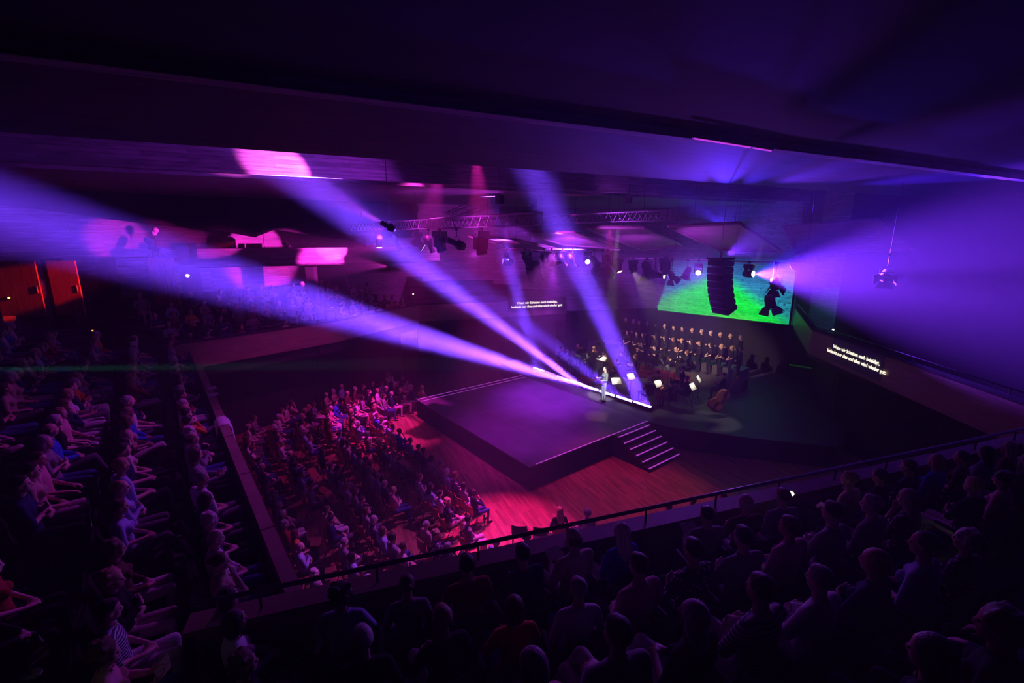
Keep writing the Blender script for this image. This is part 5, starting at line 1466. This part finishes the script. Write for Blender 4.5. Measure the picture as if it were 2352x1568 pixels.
# bulkhead above the gallery: its lower edge falls towards the stage
bh = [atk(-60, 462, 17.6), atk(262, 504, 20.6), atk(520, 533, 23.8), atk(585, 545, 25), atk(632, 527, 25.3), atk(770, 548, 26.5), atk(960, 546, 28)]
for a, b in zip(bh, bh[1:]):
    bm = bmesh.new(); solid(bm, [a, b, (b.x, b.y, 11.6), (a.x, a.y, 11.6)], .25); bmesh.ops.recalc_face_normals(bm, faces=bm.faces); tag(bm_obj('wall_gallery_head', bm, M['dark']), kind='structure')
def tripod_thing(name, px, py, k, label, cat, head, hgt, m='black'):
    p = atk(px, py, k); e = empty(name, (p.x, p.y, 7.42 if px > 420 else 7.78)); tag(e, label, cat)
    bm = bmesh.new(); tube(bm, (0, 0, .1), (0, 0, hgt), .018, 6); bm_obj('pole', bm, M[m], e)
    bm = bmesh.new()
    for i in range(3): tube(bm, (0, 0, .3), (cos(i * 2.1) * .3, sin(i * 2.1) * .3, .01), .014, 5)
    bm_obj('tripod', bm, M[m], e)
    head(e, hgt); return e
def globe(e, h):
    for dx, dz in ((-.03, 0), (.06, .12)):
        bm = bmesh.new(); bm_ell(bm, (dx, 0, h + .08 + dz), (.14, .14, .14), sub=2); bm_obj('globe', bm, M['paper'], e, True)
tripod_thing('stand_lamp', 363, 585, 22.2, 'two pale globes on a thin stand on the magenta lit gallery', 'lamp', globe, 1.05)
def followspot(e, h):
    R = Matrix.Translation((0, 0, h)) @ Vector((.7, -.3, -.55)).to_track_quat('Z', 'Y').to_matrix().to_4x4()
    bm = bmesh.new(); lathe(bm, [(.1, -.4), (.14, -.35), (.14, .1), (.11, .12), (.11, .4), (.125, .42), (.125, .46)], 12, R); bm_obj('barrel', bm, M['black'], e)
    bm = bmesh.new(); box(bm, (-.16, -.02, h - .22), (-.14, .02, h)); box(bm, (.14, -.02, h - .22), (.16, .02, h)); box(bm, (-.16, -.02, h - .24), (.16, .02, h - .2)); bm_obj('yoke', bm, M['black'], e)
tripod_thing('follow_spotlight', 664, 578, 24.4, 'black follow spot on a stand at the far end of the lit gallery', 'spotlight', followspot, .8)
tripod_thing('follow_spotlight', 352, 590, 21.9, 'tilted black lamp on a stand below the two pale globes', 'spotlight', followspot, .62)
def board(e, h):
    bm = bmesh.new(); box(bm, (-.2, -.02, h - .1), (.2, .02, h + .18)); bm_obj('board', bm, M['black'], e)
    bm = bmesh.new(); box(bm, (-.15, -.025, h - .05), (.15, -.02, h + .13)); bm_obj('plate', bm, M['paper'], e)
tripod_thing('notice_stand', 474, 586, 22.2, 'small pale board on a post at the gallery corner', 'stand', board, .55)
for i, px in enumerate((520, 545, 572, 592)):
    p = atk(px, 575, 23.6 + i * .3)
    o = mesh_obj('stacking_chair', STALL_ME); o.location = (p.x, p.y, 7.42); o.rotation_euler = (0, 0, 2.2 + .5 * i); slot_mat(o, 1, M['blackcloth']); o.scale = (1.15, 1.15, 1.15)
    tag(o, 'black chair standing on the lit gallery, %s from the pale board' % ORD[i], 'chair', 'chairs on the gallery')
p = atk(608, 575, 25); e = empty('microphone_stand', (p.x, p.y, 7.42)); tag(e, 'thin microphone stand behind the gallery chairs', 'stand')
bm = bmesh.new(); tube(bm, (0, 0, 0), (0, 0, 1.6), .012, 5); lathe(bm, [(.16, 0), (.15, .02)], 12); bm_obj('pole', bm, M['black'], e)
bm = bmesh.new(); bm_ell(bm, (0, 0, 1.64), (.03, .03, .05), sub=2); bm_obj('microphone', bm, M['alu'], e)
# small lamps
def lamp_box(name, px, py, k, label, col, st, r=.05, cat='lamp'):
    e = empty(name, atk(px, py, k)); tag(e, label, cat)
    bm = bmesh.new(); box(bm, (-r * 1.6, 0, -r * 1.1), (r * 1.6, .12, r * 1.1)); bm_obj('housing', bm, M['black'], e)
    bm = bmesh.new(); bm_ell(bm, (0, -.01, 0), (r, .03, r * .8), sub=2); bm_obj('bulb', bm, mat('small_lamp', (.5, .5, .5), .4, emit=col, strength=st), e)
lamp_box('wall_lamp', 431, 633, 22.1, 'small bright double lamp on the pillar under the gallery', (1, .6, .3), 12, .09)
lamp_box('wall_lamp', 21, 684, 18.4, 'tiny orange light beside the red lit timber doors', (1, .35, .06), 6, .05)
lamp_box('wall_lamp', 949, 675, 28.5, 'tiny yellow light at the end of the far balcony', (1, .8, .35), 6, .05)
lamp_box('wall_lamp', 1070, 727, 29, 'pale lamp glowing low on the balcony front behind a beam', (1, .85, .6), 16, .12)
lamp_box('wall_lamp', 1913, 757, 21.5, 'small white light on the rail beside the green tinted wall', (1, .97, .9), 8, .05)
lamp_box('wall_lamp', 213, 759, 17, 'tiny orange marker light by the terrace entrance', (1, .3, .05), 3, .03)
# a white coat over the terrace wall, two sheets on its cap
cp = atz(520, 965, 4.47); e = empty('coat', (cp.x, cp.y, 4.47), math.atan2(E2.y, E2.x)); tag(e, 'white coat hung over the side terrace parapet', 'coat')
bm = bmesh.new(); n = 10
prof = [(-.2, -.62), (-.19, -.35), (-.17, -.08), (-.1, .015), (.05, .02), (.13, -.06), (.15, -.3), (.16, -.5)]
rows = []
for i in range(n + 1):
    x = -.34 + .68 * i / n
    rows.append([bm.verts.new((x * (1 + .1 * sin(j)), y + .1 + .02 * sin(i * 1.9 + j) + (.09 if j == 4 else 0) * 0, z + .018 * sin(i * 2.3) * (j not in (3, 4)))) for j, (y, z) in enumerate(prof)])
for a, b in zip(rows, rows[1:]):
    for j in range(len(prof) - 1): bm.faces.new((a[j], b[j], b[j + 1], a[j + 1]))
o = bm_obj('fabric', bm, TOPS[0][1], e, True); sm = o.modifiers.new('thick', 'SOLIDIFY'); sm.thickness = .012
for i, (px, py) in enumerate(((487, 891), (491, 906))):
    q = atz(px, py, 4.475); bm = bmesh.new(); box(bm, (-.11, -.15, 0), (.11, .15, .006)); o = bm_obj('paper_sheet', bm, M['paper']); o.location = q; o.rotation_euler = (0, 0, .7 + .1 * i)
    tag(o, 'white paper sheet on the terrace parapet, %s the white coat' % ('farther from' if i == 0 else 'nearer to'), 'paper', 'sheets on the terrace parapet')
# lit stair nosings in the near terrace
for i, q in enumerate(AISLE):
    z = q.z + .001
    bm = bmesh.new(); box(bm, (-.34, -.07, 0), (.34, .07, .03))
    o = bm_obj('aisle_step_light', bm, M['paper']); o.location = (q.x, q.y, z); o.rotation_euler = (0, 0, math.atan2(PD.y, PD.x))
    tag(o, 'pale lit stair edge in the near terrace, %s' % ('higher of two' if i else 'lower of two'), 'step light', 'lit stair edges')
    spot('aisle_light', (q.x, q.y, z + .45), (q.x, q.y - .02, z), (1, .93, .7), 7, 80, .7, .05)
# programmes in hands
PROG = [(487, 942), (375, 970), (478, 1010), (515, 1040), (2050, 1165), (735, 1505), (1290, 1335)]
for i, (px, py) in enumerate(PROG[:0]): pass
# phone glow
e = lamp_box('phone', 1816, 1133, 6.9, 'glowing phone held up beside a bald head in the near terrace', (1, .9, .7), 5, .045, 'phone')
# camera operator's lamp at the bottom corner
tp = atk(50, 1470, 3.2); e = empty('reading_lamp', (tp.x, tp.y, tp.z - .3)); tag(e, 'small gooseneck lamp lit low in the dark terrace corner', 'lamp')
bm = bmesh.new(); polytube(bm, [(0, 0, 0), (0, 0, .25), (.03, 0, .32), (.1, 0, .33)], .008, 5); lathe(bm, [(.06, 0), (.055, .015)], 10); bm_obj('gooseneck', bm, M['black'], e)
bm = bmesh.new(); lathe(bm, [(.012, .02), (.03, -.04)], 8, Matrix.Translation((.11, 0, .32))); bm_obj('lamp_shade', bm, M['black'], e)
spot('reading_light', tp + Vector((.11, 0, -.03)), tp + Vector((.25, .1, -.6)), (1, .85, .5), .35, 110, .6, .02)
